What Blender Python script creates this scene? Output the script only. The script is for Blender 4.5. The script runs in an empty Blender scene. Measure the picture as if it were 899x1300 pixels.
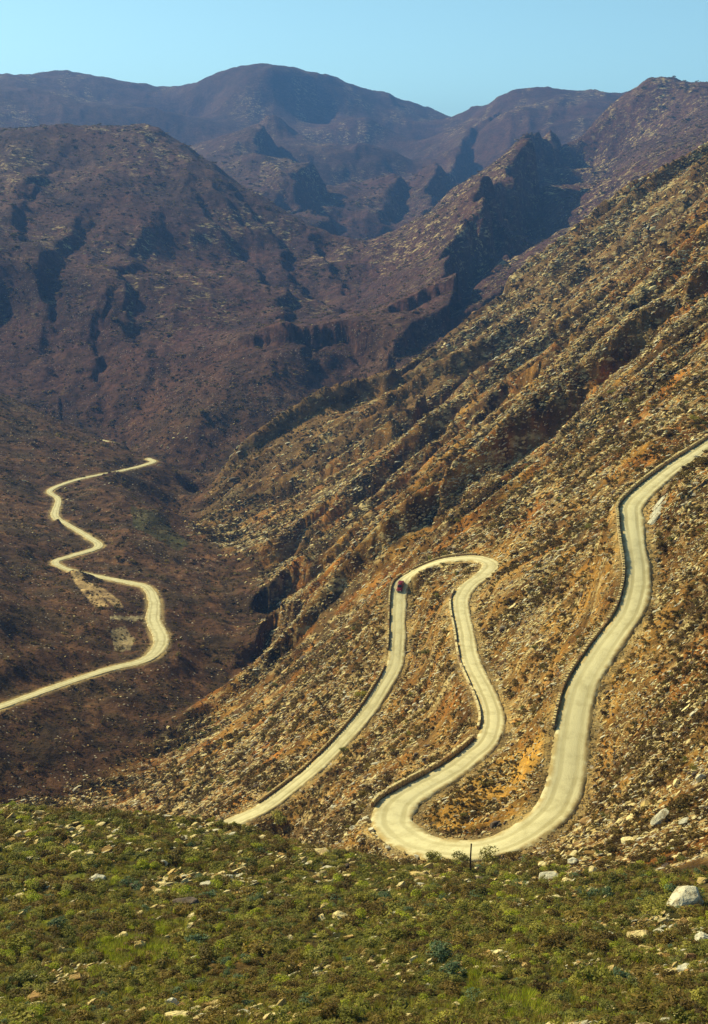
import bpy, bmesh, math, random
import numpy as np
from mathutils import Vector, Matrix

random.seed(7)
rng = np.random.default_rng(11)
sc = bpy.context.scene
col = sc.collection
R = math.radians

# ------------------------------------------------------------ camera
PITCH = R(15.6)
FPX, CX, CY = 1500.0, 449.5, 650.0
CAMZ = 260.0                                   # eye height above datum
cam_d = bpy.data.cameras.new('camera')
cam = bpy.data.objects.new('camera', cam_d)
col.objects.link(cam)
cam_d.sensor_fit = 'VERTICAL'
cam_d.sensor_height = 24.0
cam_d.lens = 24.0 * FPX / 1300.0
cam_d.clip_start, cam_d.clip_end = 0.2, 40000
cam.location = (0, 0, CAMZ)
cam.rotation_euler = (R(90) - PITCH, 0, 0)
sc.camera = cam
sc.render.resolution_x, sc.render.resolution_y = 708, 1024

# ------------------------------------------------------------ sky, sun, exposure
SUN_EL, SUN_AZ = R(36), R(-54)                 # azimuth from +Y towards +X
world = bpy.data.worlds.new('World')
sc.world = world
world.use_nodes = True
wn, wl = world.node_tree.nodes, world.node_tree.links
wn.clear()
sky = wn.new('ShaderNodeTexSky')
sky.sky_type = 'NISHITA'
sky.sun_disc = False
sky.sun_elevation = SUN_EL
sky.sun_rotation = SUN_AZ
sky.altitude = 1400
sky.air_density = 0.62
sky.dust_density = 0.8
sky.ozone_density = 2.0
tint = wn.new('ShaderNodeMix')
tint.data_type = 'RGBA'; tint.blend_type = 'MULTIPLY'
tint.inputs[0].default_value = 1.0
tint.inputs[7].default_value = (1.04, 1.20, 0.86, 1)
bgd = wn.new('ShaderNodeBackground')
bgd.inputs[1].default_value = 0.15
wo = wn.new('ShaderNodeOutputWorld')
wl.new(sky.outputs[0], tint.inputs[6])
wl.new(tint.outputs[2], bgd.inputs[0])
wl.new(bgd.outputs[0], wo.inputs[0])
sun_d = bpy.data.lights.new('sun', 'SUN')
sun_d.energy = 5.0
sun_d.angle = R(0.53)
sun_d.color = (1.0, 0.85, 0.47)
sun = bpy.data.objects.new('sun', sun_d)
col.objects.link(sun)
sv = Vector((math.cos(SUN_EL) * math.sin(SUN_AZ), math.cos(SUN_EL) * math.cos(SUN_AZ), math.sin(SUN_EL)))
sun.rotation_euler = (-sv).to_track_quat('-Z', 'Y').to_euler()
sun.location = (0, 0, CAMZ + 900)
vs = sc.view_settings
vs.view_transform = 'Standard'; vs.look = 'None'; vs.gamma = 1.0; vs.exposure = 0.5
vs.use_curve_mapping = False
sc.cycles.max_bounces = 4
sc.cycles.diffuse_bounces = 2
sc.cycles.volume_bounces = 0
sc.cycles.transparent_max_bounces = 4
# ------------------------------------------------------------ terrain: survey points -> heightfield
# The hillsides are known from survey points given as a bearing and a slope
# read from the photograph plus the ground distance Y in metres.
cp, sp_ = math.cos(PITCH), math.sin(PITCH)
def bearing(u, v):
    dx = (np.asarray(u, float) - CX) / FPX
    dy = -(np.asarray(v, float) - CY) / FPX
    k = cp + dy * sp_
    return dx / k, (-sp_ + dy * cp) / k
def P(u, v, Y):
    a, t = bearing(u, v)
    return np.array([a * Y, Y, CAMZ + t * Y])

ROAD = [(930,545,262,3.6),(893,569,245,3.4),(847,600,224,3.6),(806,637,205,3.9),(803,659,198,3.9),(806,690,190,3.7),
 (811,725,183,3.7),(808,755,177,3.9),(797,783,172,4.0),(767,825,166,4.1),(740,871,159,4.3),(727,931,150,4.6),(719,990,142,4.8),
 (703,1028,137.5,4.8),(670,1054,134.5,4.7),(634,1073,133,4.6),(594,1079,133,4.8),(553,1076,135,5.1),(519,1064,139,5.6),
 (499,1045,144,5.7),(504,1023,149.5,5.3),(528,1005,154.5,4.6),(566,983,161,4.2),(597,961,168,4.0),(619,939,175,3.8),
 (627,914,183,3.7),(620,886,193,3.7),(599,840,212,3.6),(591,800,230,3.6),(585,765,248,3.7),(594,745,260,3.9),(614,730,272,4.2),
 (624,717,282,4.6),(609,709,290,5.0),(579,709,294,4.9),(549,715,296,4.7),(524,727,297,4.5),(509,745,295,4.0),(506,775,284,3.8),
 (505,815,270,3.7),(501,845,261,3.7),(485,875,253,3.7),(465,905,246,3.8),(435,940,239,3.8),(405,970,234,3.8),(370,1000,230,3.9),
 (335,1025,226,4.0),(300,1042,224,4.0),(270,1058,221,4.0),(240,1075,219,4.0)]
VROAD = [(-70,918,340,4),(-40,910,350,4),(2,896,362,4),(78,869,392,4),(136,850,412,4.2),(183,838,425,5),(202,822,438,6),(204,807,450,6.3),
 (195,787,470,6.3),(196,764,493,5.3),(187,746,512,4.3),(167,740,520,4),(121,731,533,3.7),(84,722,545,3.7),(70,713,556,4),
 (89,706,565,4.2),(125,694,582,4.7),(113,682,600,4),(88,667,625,3.7),(70,655,645,4.7),(74,634,690,3.7),(64,622,715,3.7),
 (101,608,755,4),(156,597,785,4.3),(193,587,815,4.9),(188,582,832,4.5)]

def spline(pts, step):
    """Catmull-Rom through world points, resampled evenly: x, y, z, width"""
    q = np.array([np.append(P(u, v, Y), w) for u, v, Y, w in pts])
    q = np.vstack([2*q[0]-q[1], q, 2*q[-1]-q[-2]])
    out = []
    for i in range(1, len(q) - 2):
        p0, p1, p2, p3 = q[i-1], q[i], q[i+1], q[i+2]
        for s in np.linspace(0, 1, 24, endpoint=False):
            out.append(.5*((2*p1)+(p2-p0)*s+(2*p0-5*p1+4*p2-p3)*s*s+(-p0+3*p1-3*p2+p3)*s**3))
    out.append(q[-2]); out = np.array(out)
    d = np.concatenate([[0], np.cumsum(np.linalg.norm(np.diff(out[:, :2], axis=0), axis=1))])
    n = int(d[-1] / step) + 1
    dd = np.linspace(0, d[-1], n)
    r = np.stack([np.interp(dd, d, out[:, k]) for k in range(4)], 1)
    ker = np.ones(9) / 9                       # ease the gradient
    zz = np.pad(r[:, 2], 4, mode='edge'); r[:, 2] = np.convolve(zz, ker, 'valid')
    return r
road = spline(ROAD, 0.8)
vroad = spline(VROAD, 1.6)
FROAD = [(146,563,918,5),(136,561,928,6),(128,559,938,6.5),(120,557.5,950,6),(110,556,965,5)]
froad = spline(FROAD, 1.6)

LINES = [   # (u, v, Y) along visible lines of the land
 # foreground slope
 [(-260,1300,42),(0,1300,39),(250,1300,38),(450,1300,37),(700,1300,36),(899,1300,35),(1160,1300,34)],
 [(-260,1200,60),(0,1200,57),(300,1200,57),(600,1200,58),(899,1190,58),(1160,1190,55)],
 [(-260,1120,80),(0,1120,80),(200,1120,84),(420,1130,86),(600,1130,90),(760,1130,84),(899,1120,78),(1160,1100,72)],
 [(-260,1032,110),(0,1030,110),(100,1034,112),(200,1044,116),(290,1054,120),(380,1078,119),(470,1096,117),(540,1107,113),(600,1108,114),(660,1100,113)],
 [(720,1075,112),(780,1060,109),(850,1040,106),(899,1020,104),(1160,960,95)],
 # right slope above the road
 [(780,960,138),(820,900,142),(899,900,125),(1160,860,105)],
 [(860,760,162),(899,760,157),(1160,720,125)],
 [(860,660,190),(899,650,186),(1160,610,150)],
 [(640,980,152),(600,1015,145),(660,950,155),(560,1040,141),(680,1000,148)],
 [(700,850,186),(680,900,172),(760,720,212),(700,740,226),(740,640,262),(820,560,266),(690,680,262)],
 [(660,800,212),(650,860,192),(560,800,248),(550,850,236),(540,900,220),(560,950,190),(545,760,270),(570,735,280)],
 [(420,1040,186),(440,1000,200),(480,960,205),(400,1060,188),(440,1075,160)],
 # right slope below road C
 [(400,900,276),(300,935,312),(200,1000,326),(150,1018,312),(420,850,310),(250,985,312)],
 [(460,760,368),(400,780,410),(350,850,375),(450,700,440),(340,890,345)],
 # right slope beyond
 [(640,640,335),(560,650,392),(700,560,390),(780,520,350),(860,520,285),(899,540,262),(1160,500,215)],
 [(700,500,450),(560,600,470),(640,540,485),(500,640,480),(480,700,400)],
 [(899,450,310),(850,400,410),(780,430,480),(700,440,600),(1160,400,250)],
 [(899,300,520),(850,310,600),(760,380,650),(660,440,720),(560,520,640),(500,560,640),(420,620,640),(350,660,640),(300,690,640)],
 # crest of the right slope
 [(1160,60,800),(1000,130,850),(899,190,900),(850,215,930),(800,250,950),(740,300,960),(690,340,950),(640,372,920),(590,415,880),
  (530,460,840),(470,492,810),(400,510,800),(340,545,790),(300,575,780),(262,640,740),(245,672,700)],
 # stream
 [(-260,1035,305),(0,1020,312),(60,1008,318),(120,985,335),(200,930,371),(262,888,405),(318,848,442),(345,792,497),(318,730,572),(240,680,645),(225,660,750)],
 # left lower hill
 [(-260,560,760),(-100,490,900),(0,500,950),(50,525,940),(100,548,965),(200,587,838),(216,596,815),(236,604,802),(252,614,785),(262,622,770)],
 [(0,620,690),(30,580,800),(0,720,520),(30,690,572),(-200,720,430),(40,740,510)],
 [(20,820,425),(100,790,455),(0,860,380),(150,790,462),(120,750,505),(-200,860,320)],
 [(60,930,351),(150,890,388),(240,835,438),(240,770,494),(275,800,468),(290,835,442),(285,760,520),(0,960,328),(-200,960,304)],
 [(160,680,600),(200,640,680),(150,620,720),(220,620,780)],
 # dry ground behind the crest, base of the left mountain
 [(200,540,1040),(100,505,1120),(0,465,1180),(-260,470,1100),(260,520,1010)],
 [(400,492,1085),(340,478,1075),(350,440,1110),(400,425,1122),(440,415,1135),(462,440,1110),(466,468,1090)],
 [(100,400,1250),(0,400,1290),(200,430,1200),(300,420,1250),(-260,400,1050)],
 [(200,300,1620),(100,300,1560),(0,300,1480),(300,340,1600),(400,380,1480),(440,385,1400),(-260,300,1300)],
 [(-180,255,1900),(0,208,1950),(100,206,1950),(200,200,1980),(150,225,1850),(50,240,1750)],
 [(-260,190,1900),(-100,172,2300),(0,166,2300),(100,168,2250),(200,168,2200),(250,186,2100),(300,232,1950),(370,270,1850),(420,305,1750),(468,335,1640)],
 # head of the valley, lower slopes of the right mountain
 [(640,366,1180),(640,345,1215),(560,425,1110),(560,400,1145),(500,456,1070),(500,438,1092),(600,396,1140),(600,370,1180)],
 [(660,333,1290),(600,345,1340),(480,400,1300)],
 [(480,370,1480),(530,345,1500),(570,320,1600),(500,395,1300),(475,325,1950),(540,370,1300)],
 # crest of the right mountain seen against the far range
 [(720,130,2600),(690,165,2450),(650,200,2300),(600,240,2150),(540,275,2000),(485,312,1850)],
 [(720,130,2600),(780,115,2650),(830,101,2680),(850,102,2680),(880,110,2650),(899,112,2600),(1000,125,2500),(1160,60,2300)],
 [(712,160,2350),(690,182,2000),(652,222,1680),(618,270,1520),(596,325,1350)],
 [(735,178,2680),(732,230,2560),(726,280,2400),(716,318,2150),(712,328,1650),(708,334,1280)],
 [(765,190,2280),(768,240,2000),(750,285,1780),(735,312,1600)],
 [(800,205,2150),(790,240,1800)],
 [(850,150,2450),(840,190,1950),(899,150,2200),(899,180,1700)],
 # far range
 [(-260,60,5000),(-100,110,5200),(0,100,5200),(80,92,5200),(130,98,5200),(210,120,5100),(232,112,5000),(280,95,4800),(340,90,4600),(390,97,4700),(440,106,4900),
  (500,124,5100),(535,138,5200),(570,150,5200),(605,136,4700),(635,121,4450),(656,113,4300),(675,122,4400),(695,135,4600),(715,146,4800),(760,150,5000),(860,140,5000),(1000,140,5000),(1160,120,5000)],
 [(335,130,3900),(330,165,3450),(345,205,3000),(385,240,2650),(405,275,2450),(430,300,2250)],
 [(255,170,4700),(290,215,3900),(230,150,4800)],
 [(450,262,3200),(470,308,2450),(420,225,4000),(400,170,4500)],
 [(505,270,2700),(500,225,3000),(480,180,3600),(460,140,4300)],
 [(560,168,4900),(548,205,4400),(525,250,3700)],
 [(612,160,3700),(588,200,2950),(562,240,2550),(650,140,3800)],
 [(0,132,4200),(100,132,4300),(200,142,4300),(-260,120,4000)],
]
# hidden ground behind crests: (theta from u,v of the crest, distance, drop in slope)
HIDE = [
 ([(-260,1032),(0,1030),(100,1034),(200,1040),(290,1047)], 150, .10), ([(-260,1032),(0,1030),(100,1034),(200,1040),(290,1047)], 215, .13),
 ([(0,1030),(100,1034)], 270, .06), ([(200,1040),(290,1047)], 190, .09), 
 ([(380,1066),(470,1084)], 136, .035), ([(540,1096),(600,1096),(660,1090)], 125, .02),
 ([(899,190),(850,215),(800,250),(740,300)], 1080, .03), ([(690,340),(640,372)], 1040, .026),([(620,390),(590,415),(530,460),(480,487)], 1000, .026),
 ([(400,510),(340,545),(300,575)], 900, .022), ([(262,640),(245,672)], 800, .012),
 ([(0,500),(50,525)], 1040, .016), ([(100,548),(150,564)], 1030, .012), ([(200,590),(250,612)], 930, .016),
 ([(-100,150),(0,166),(100,168),(200,160)], 2750, .05), ([(250,185),(300,232)], 2500, .045), ([(370,270),(420,305)], 2080, .03),
 ([(-100,150),(0,166),(100,168),(200,160)], 3500, .03),
 ([(690,165),(650,200)], 2800, .03), ([(600,240),(540,275)], 2500, .03), ([(485,312)], 2150, .015),
 ([(720,130),(780,115),(830,101),(899,112)], 3300, .05),
 ([(-260,60),(0,100),(80,92),(210,110),(340,90),(440,106),(565,134),(655,118),(760,145),(899,140),(1160,120)], 6400, .05),
 ([(-260,60),(0,100),(80,92),(210,110),(340,90),(440,106),(565,134),(655,118),(760,145),(899,140),(1160,120)], 9000, .07),
]
_c = []
for L in LINES:
    crest = len(L) >= 6
    for i, (u, v, Y) in enumerate(L):
        a, t = bearing(u, v); _c.append((a, math.log(Y), t))
        if crest and i + 1 < len(L):
            u2, v2, Y2 = L[i+1]; a2, t2 = bearing(u2, v2)
            n = int(abs(a2 - a) / .022)
            for k in range(1, n + 1):
                f = k / (n + 1); _c.append((a+(a2-a)*f, math.log(Y)*(1-f)+math.log(Y2)*f, t+(t2-t)*f))
for pts, Y, drop in HIDE:
    for i, (u, v) in enumerate(pts):
        a, t = bearing(u, v); _c.append((a, math.log(Y), t - drop))
        if i + 1 < len(pts):
            a2, t2 = bearing(*pts[i+1])
            n = int(abs(a2 - a) / .022)
            for k in range(1, n + 1):
                f = k / (n + 1); _c.append((a + (a2-a)*f, math.log(Y), t + (t2-t)*f - drop))
for rd, k in ((road, 7), (vroad, 9), (froad, 9)):
    for x, y, z, w in rd[::k]:
        _c.append((x / y, math.log(y), (z - CAMZ) / y))
# ground under and just ahead of the viewer, and the wings out of frame
for a in np.linspace(-1.1, 1.1, 9):
    _c.append((a, math.log(9), -.98)); _c.append((a, math.log(4), -.99)); _c.append((a, math.log(22), -.88))
for a, sgn in ((-.75, -1), (-1.1, -1), (.75, 1), (1.1, 1)):
    for Y, tl, tr in ((40,-.7,-.62),(80,-.56,-.42),(140,-.5,-.2),(260,-.4,-.02),(480,-.26,.1),(900,-.17,.14),(1800,-.04,.12),(4000,.05,.09),(9000,.03,.03)):
        _c.append((a, math.log(Y), tl if sgn < 0 else tr))
_c = np.array(_c)
# drop near duplicates
keep, seen = [], set()
for i, (a, s, t) in enumerate(_c):
    key = (round(a / .006), round(s / .006))
    if key not in seen:
        seen.add(key); keep.append(i)
_c = _c[keep]

def fit(c, lam=1e-4):
    d = np.sqrt(((c[:, None, :2] - c[None, :, :2])**2).sum(2) + 1e-5)
    n = len(c)
    A = np.zeros((n + 3, n + 3)); A[:n, :n] = -d + lam * np.eye(n)
    A[:n, n] = A[n, :n] = 1; A[:n, n+1:] = c[:, :2]; A[n+1:, :n] = c[:, :2].T
    b = np.zeros(n + 3); b[:n] = c[:, 2]
    return np.linalg.solve(A, b)
_w = fit(_c)
GA = np.linspace(-1.1, 1.1, 441)               # coarse lattice, bilinear afterwards
GS = np.linspace(math.log(3), math.log(12000), 420)
def _evalgrid():
    T = np.zeros((len(GS), len(GA)))
    n = len(_c)
    for i, s in enumerate(GS):
        d = np.sqrt((GA[:, None] - _c[None, :, 0])**2 + (s - _c[None, :, 1])**2 + 1e-5)
        T[i] = -(d @ _w[:n]) + _w[n] + _w[n+1]*GA + _w[n+2]*s
    return T
TG = _evalgrid()
def blur(a, n=1):
    for _ in range(n):
        a = np.pad(a, 1, mode='edge')
        a = (a[:-2, 1:-1] + a[2:, 1:-1] + a[1:-1, :-2] + a[1:-1, 2:] + 2*a[1:-1, 1:-1]) / 6
    return a
TG = blur(TG, 1)
def t_base(a, s):
    ia = np.clip((a - GA[0]) / (GA[1] - GA[0]), 0, len(GA) - 1.001); js = np.clip((s - GS[0]) / (GS[1] - GS[0]), 0, len(GS) - 1.001)
    i0 = ia.astype(int); j0 = js.astype(int); fa = ia - i0; fs = js - j0
    return (TG[j0, i0]*(1-fa)*(1-fs) + TG[j0, i0+1]*fa*(1-fs) + TG[j0+1, i0]*(1-fa)*fs + TG[j0+1, i0+1]*fa*fs)

def _h(ix, iy, seed):
    h = (ix.astype(np.int64) * 374761393 + iy.astype(np.int64) * 668265263 + seed * 982451653) & 0xffffffff
    h = ((h ^ (h >> 13)) * 1274126177) & 0xffffffff
    return (h ^ (h >> 16)) & 0xffff
def noise(x, y, seed=0):
    """gradient noise, about -0.7 .. 0.7"""
    x0 = np.floor(x); y0 = np.floor(y); fx = x - x0; fy = y - y0
    ux = fx*fx*fx*(fx*(fx*6-15)+10); uy = fy*fy*fy*(fy*(fy*6-15)+10)
    def g(i, j):
        an = _h(x0 + i, y0 + j, seed) * (2*math.pi/65536)
        return np.cos(an)*(fx-i) + np.sin(an)*(fy-j)
    a = g(0, 0)*(1-ux) + g(1, 0)*ux; b = g(0, 1)*(1-ux) + g(1, 1)*ux
    return a*(1-uy) + b*uy
def fbm(x, y, seed=0, octv=4, gain=.5):
    r = 0; am = 1
    for o in range(octv):
        r = r + am*noise(x*2**o, y*2**o, seed + 17*o); am *= gain
    return r
def ridged(x, y, seed=0, octv=4, gain=.5):
    r = 0; am = 1
    for o in range(octv):
        r = r + am*(1 - 2*np.abs(noise(x*2**o, y*2**o, seed + 31*o))*1.6); am *= gain
    return r
def sstep(a, b, x):
    t = np.clip((x - a)/(b - a), 0, 1); return t*t*(3-2*t)

# ---- broken scarps of the right slope: steep dark faces towards the viewer (survey pixels, drop m, width m)
def on_base(u, v):
    a, t = bearing(u, v); S = np.linspace(math.log(25), math.log(5000), 900)
    c = t_base(np.full(900, float(a)), S); j = int(np.argmax(c >= float(t))); Y = math.exp(S[j])
    return np.array([float(a)*Y, Y])
SCARPS = [([(515,540),(545,508),(590,472)],17.7,31.3),([(595,540),(640,500),(694,462)],15,27.6),([(640,575),(680,540),(720,505)],12.2,22.1),
 ([(770,458),(810,425),(850,395)],12.2,23.9),([(850,440),(899,405)],8.16,18.4),([(720,400),(770,362),(820,330)],16.3,36.8),([(800,300),(850,270),(899,240)],13.6,41.4),
 ([(480,560),(520,535)],9.52,22.1),([(380,610),(430,588),(480,560)],10.9,27.6),([(340,622),(395,600)],4,23.9),([(690,440),(740,402)],10.9,25.8),
 ([(540,640),(575,600),(600,575)],8.16,14.7),([(480,660),(510,620),(540,585)],8.16,16.6),([(455,650),(480,610)],6.8,14.7),([(590,620),(560,660)],5.44,10.1),
 ([(600,400),(650,368)],10.9,36.8),([(500,480),(560,438)],12.2,36.8),([(820,500),(870,455)],5.44,11),([(290,640),(340,610)],8.16,23),([(555,690),(590,668)],5.44,8.28),
 ([(380,680),(410,650)],9.52,16.6),([(330,770),(360,742),(385,735)],12.2,20.2),([(325,820),(350,790),(390,775)],10.9,18.4)]
SCARPS += [([(745,345),(700,385),(640,440),(600,470)],12.8,38.4),([(690,352),(620,415),(540,478)],11.2,44),([(530,500),(449,552),(360,608)],6,32),
 ([(830,345),(780,385),(740,420),(700,470)],12,28.8),([(899,275),(850,318),(800,362)],11.2,36.8),([(640,470),(600,510),(570,545)],10.4,22.4),([(760,500),(720,545),(690,580)],7.2,14.4),
 ([(560,560),(530,595),(495,640)],8,17.6),([(430,640),(400,672),(370,700)],7.2,17.6),([(899,350),(860,385),(830,420)],8,20.8),([(610,570),(580,610),(550,650)],5.6,12)]
# bluffs and spurs of the mountains beyond, near end first where the dark side is the right one
NEAR_SCARPS = len(SCARPS)
SCARPS += [([(328,432),(380,420),(440,416),(472,445)],34,60),([(505,448),(560,412),(610,385),(645,360)],30,60),([(498,398),(545,380),(595,362)],26,60),
 ([(596,325),(616,272),(650,224),(690,182),(715,158)],150,190),([(640,290),(650,250),(670,220)],30,60),
 ([(408,285),(385,240),(350,205),(338,165)],120,380),([(556,258),(588,202),(610,165)],110,320),([(480,300),(505,262),(500,222)],60,320),
 
 ([(435,398),(372,322),(300,246)],36,120),([(395,425),(330,345),(262,262)],30,120),([(180,465),(160,352),(188,290)],26,110),([(72,445),(66,345),(112,275)],28,120),
 ([(448,372),(420,330),(395,300)],24,70),([(120,480),(120,420),(140,370)],22,70),([(20,300),(40,250),(70,215)],34,110),([(320,300),(290,262),(265,232)],16,80)]
_sc = []
for pts, H, wd in SCARPS:
    q = np.array([on_base(*p) for p in pts])
    _sc.append((q, H, wd))
def scarps(x, y):
    h = np.zeros(x.shape)
    for qi, (q, H, wd) in enumerate(_sc):
        m = (x > q[:, 0].min()-2*wd) & (x < q[:, 0].max()+2*wd) & (y > q[:, 1].min()-2*wd) & (y < q[:, 1].max()+2*wd)
        if not m.any(): continue
        px, py = x[m], y[m]; best = np.full(px.shape, 1e9); dist = np.zeros(px.shape); along = np.zeros(px.shape)
        L = np.concatenate([[0], np.cumsum(np.linalg.norm(np.diff(q, axis=0), axis=1))])
        for i in range(len(q)-1):
            d = q[i+1]-q[i]; l = np.linalg.norm(d); d = d/l
            r0 = px-q[i, 0]; r1 = py-q[i, 1]; tt = np.clip(r0*d[0]+r1*d[1], -.5*l if i == 0 else 0, 1.5*l if i == len(q)-2 else l)
            ex = r0-tt*d[0]; ey = r1-tt*d[1]; dd = ex*ex+ey*ey
            sg = ex*d[1]-ey*d[0]                    # positive on the viewer's side
            b = dd < best; best[b] = dd[b]; dist[b] = (np.sign(sg)*np.sqrt(dd))[b]; along[b] = ((L[i]+tt)/L[-1])[b]
        dist = dist + wd*.26*fbm(px/(wd*1.0), py/(wd*1.0), 91, 3) + wd*.09*noise(px/(wd*.12), py/(wd*.12), 92)
        end = sstep(-.3, .15, along)*(1-sstep(.85, 1.3, along))
        f = np.where(dist > 0, -.75*np.clip(1-dist/wd, 0, 1)**1.5, .25*np.clip(1+dist/(wd*1.1), 0, 1)**1.5)
        soft = sstep(-.10*wd, .06*wd, dist)
        up = .25*np.clip(1+np.minimum(dist, 0)/(wd*1.1), 0, 1)**1.5; dn = -.75*np.clip(1-np.maximum(dist, 0)/wd, 0, 1)**1.5
        if qi >= NEAR_SCARPS: end = end*(.62 if H > 55 or wd < 62 else .40)*sstep(1000, 1080, py)
        h[m] += H*end*(up*(1-soft)+dn*soft)
    return h
def poly_fn(pts):
    """distance Y of a line of survey points as a function of bearing a"""
    q = sorted((float(bearing(u, v)[0]), Y) for u, v, Y in pts)
    return np.array([p[0] for p in q]), np.array([p[1] for p in q])
CREST_A, CREST_Y = poly_fn([(1160,60,800),(1000,130,850),(899,190,900),(800,250,950),(690,340,950),(590,415,880),(470,492,810),(400,510,800),(300,575,780),(245,672,700)])
FORE_A, FORE_Y = poly_fn([(-260,1032,112),(100,1034,114),(290,1047,121),(470,1084,117),(600,1096,112),(680,1090,104),(760,1100,93),(899,1110,80),(1160,1100,70)])
_st = sorted((Y, float(bearing(u, v)[0])) for u, v, Y in LINES[[i for i, L in enumerate(LINES) if L[0] == (-260,1035,305)][0]])
STREAM_Y = np.array([p[0] for p in _st] + [1000, 1300, 1700]); STREAM_A = np.array([p[1] for p in _st] + [-.02, .005, .014])

def masks(a, Y):
    fore = 1 - sstep(.84, 1.12, Y / np.interp(a, FORE_A, FORE_Y) + .16*fbm(a*28, np.log(Y)*18, 77, 3))
    cy = np.interp(a, CREST_A, CREST_Y, left=650)
    right = sstep(-.01, .03, a - np.interp(Y, STREAM_Y, STREAM_A)) * (1 - sstep(1.0, 1.06, Y/cy)) * (1 - fore)
    far = sstep(1000, 1500, Y)
    return fore, right, far

def nearest_on(path, x, y, reach, step):
    """distance to a road's centre line, its height and width there; nan beyond reach"""
    d2 = np.full(x.shape, np.inf); idx = np.zeros(x.shape, int)
    near = np.zeros(x.shape, bool)
    cell = reach
    K = set()
    for px, py in path[:, :2]:
        i, j = int(px // cell), int(py // cell)
        for di in (-1, 0, 1):
            for dj in (-1, 0, 1): K.add((i+di) * 100003 + j + dj)
    key = np.floor(x / cell).astype(np.int64) * 100003 + np.floor(y / cell).astype(np.int64)
    sel = np.nonzero(np.isin(key, np.array(list(K))))[0]
    for c in range(0, len(sel), 20000):
        s = sel[c:c+20000]
        D = (x[s, None] - path[None, :, 0])**2 + (y[s, None] - path[None, :, 1])**2
        k = D.argmin(1); d2[s] = D[np.arange(len(s)), k]; idx[s] = k
    return np.sqrt(d2), idx

def strata(x, Y, right):
    """tilted rock beds running up the right slope: steep broken face towards the viewer"""
    wx = x + 8*fbm(x/80, Y/80, 3, 3); wy = Y + 8*fbm(x/80, Y/80, 4, 3)
    ph = R(17)
    q = wy*math.cos(ph) - wx*math.sin(ph); al = wx*math.cos(ph) + wy*math.sin(ph)
    def saw(p, k=.25):
        f = p - np.floor(p); return np.where(f < k, f/k, (1-f)/(1-k)) - .5
    sc1 = sstep(280, 430, Y)
    on = sstep(-.25, .25, fbm(al/170, q/60, 9, 2) + .08)
    jit = 1.6*noise(al/5, q/5, 11) + .8*noise(al/2, q/2, 12)
    big = saw((q+jit)/62 + .22*noise(al/200, q/120, 5)) * (15*sc1*on)
    mid = saw((q+jit)/21 + .3*noise(al/120, q/50, 6)) * (1.1 + 6.0*sc1) * (.15 + .85*sstep(-.25, .25, noise(al/110, q/30, 7)))
    fine = saw((q+.5*jit)/6.5 + .4*noise(al/40, q/16, 8)) * (.6 + 1.0*sc1) * (.3 + .7*sstep(-.2, .2, noise(al/35, q/10, 10)))
    return (big + mid + fine) * right

def detail(a, s):
    """relief finer than the survey, in metres"""
    Y = np.exp(s); x = a * Y
    fore, right, far = masks(a, Y)
    calm = 1 - .35*sstep(3600, 4400, Y)
    t = calm*.0042*fbm(a*13, s*13, 21, 3, .42) + .0011*fbm(a*70, s*70, 22, 3)
    # gullies and spurs of the far mountains
    wa = a + .02*fbm(a*14, s*9, 23, 3); ws = s + .03*fbm(a*9, s*9, 24, 3)
    g = ridged(wa*13 + ws*3, ws*6 - wa*4, 25, 4, .42)
    t = t + far * .0040 * calm * (g - .3)
    t = t + far * .0004*ridged(wa*52 + ws*14, ws*22, 26, 3, .42)
    mid = sstep(150, 300, Y) * (1 - far) * (1 - right)
    t = t + mid * .0016 * ridged(wa*26 + ws*5, ws*16, 27, 4, .42)
    h = t * Y * (1 - .75*fore)
    h = h + strata(x, Y, right)
    h = h + fore * (.55*fbm(x/7, Y/7, 31, 4) + .25*ridged(x/11, Y/6, 32, 3))
    h = h + scarps(x, Y)
    h = h + right * (.5*fbm(x/9, Y/9, 33, 4))
    return h

KNOLLS = [(79,665,629,4.2,4.5,4.5),(101,733,527,4.0,8,4),(66,718,543,1.5,4,4),(160,600,770,2.5,25,6)]
def surface(a, s, want=False):
    """final ground height for bearings a and log distance s (flat arrays)"""
    Y = np.exp(s); x = a * Y
    base = CAMZ + t_base(a, s) * Y
    dn = detail(a, s)
    fade = sstep(9, 30, Y)
    z = base + dn*fade
    edge = np.full(x.shape, 99.0)
    for path, reach, blend in ((road, 16.0, 6.0), (vroad, 30.0, 15.0), (froad, 30.0, 15.0)):
        d, k = nearest_on(path, x, Y, reach, 1)
        hit = np.isfinite(d)
        half = path[k, 3]/2 + .55
        e = d - half
        f = np.where(hit, sstep(0, blend, e), 1.0)
        # rough banks: cut steeper above the road, fill below
        zr = path[k, 2] - .22 + np.where(hit, np.clip(d - path[k, 3]/2, 0, 1)*.1*noise(x*1.3, Y*1.3, 41), 0)
        z = np.where(hit, zr*(1-f) + z*f, z)
        edge = np.where(hit, np.minimum(edge, e), edge)
    # low knolls that hide bits of the valley road
    for (u, v, yy, h, rx, ry) in KNOLLS:
        c = P(u, v, yy)
        z = z + h*np.exp(-((x-c[0])/rx)**2 - ((Y-c[1])/ry)**2) * sstep(-.2, 1.2, edge)
    return (z, edge) if want else z

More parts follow.
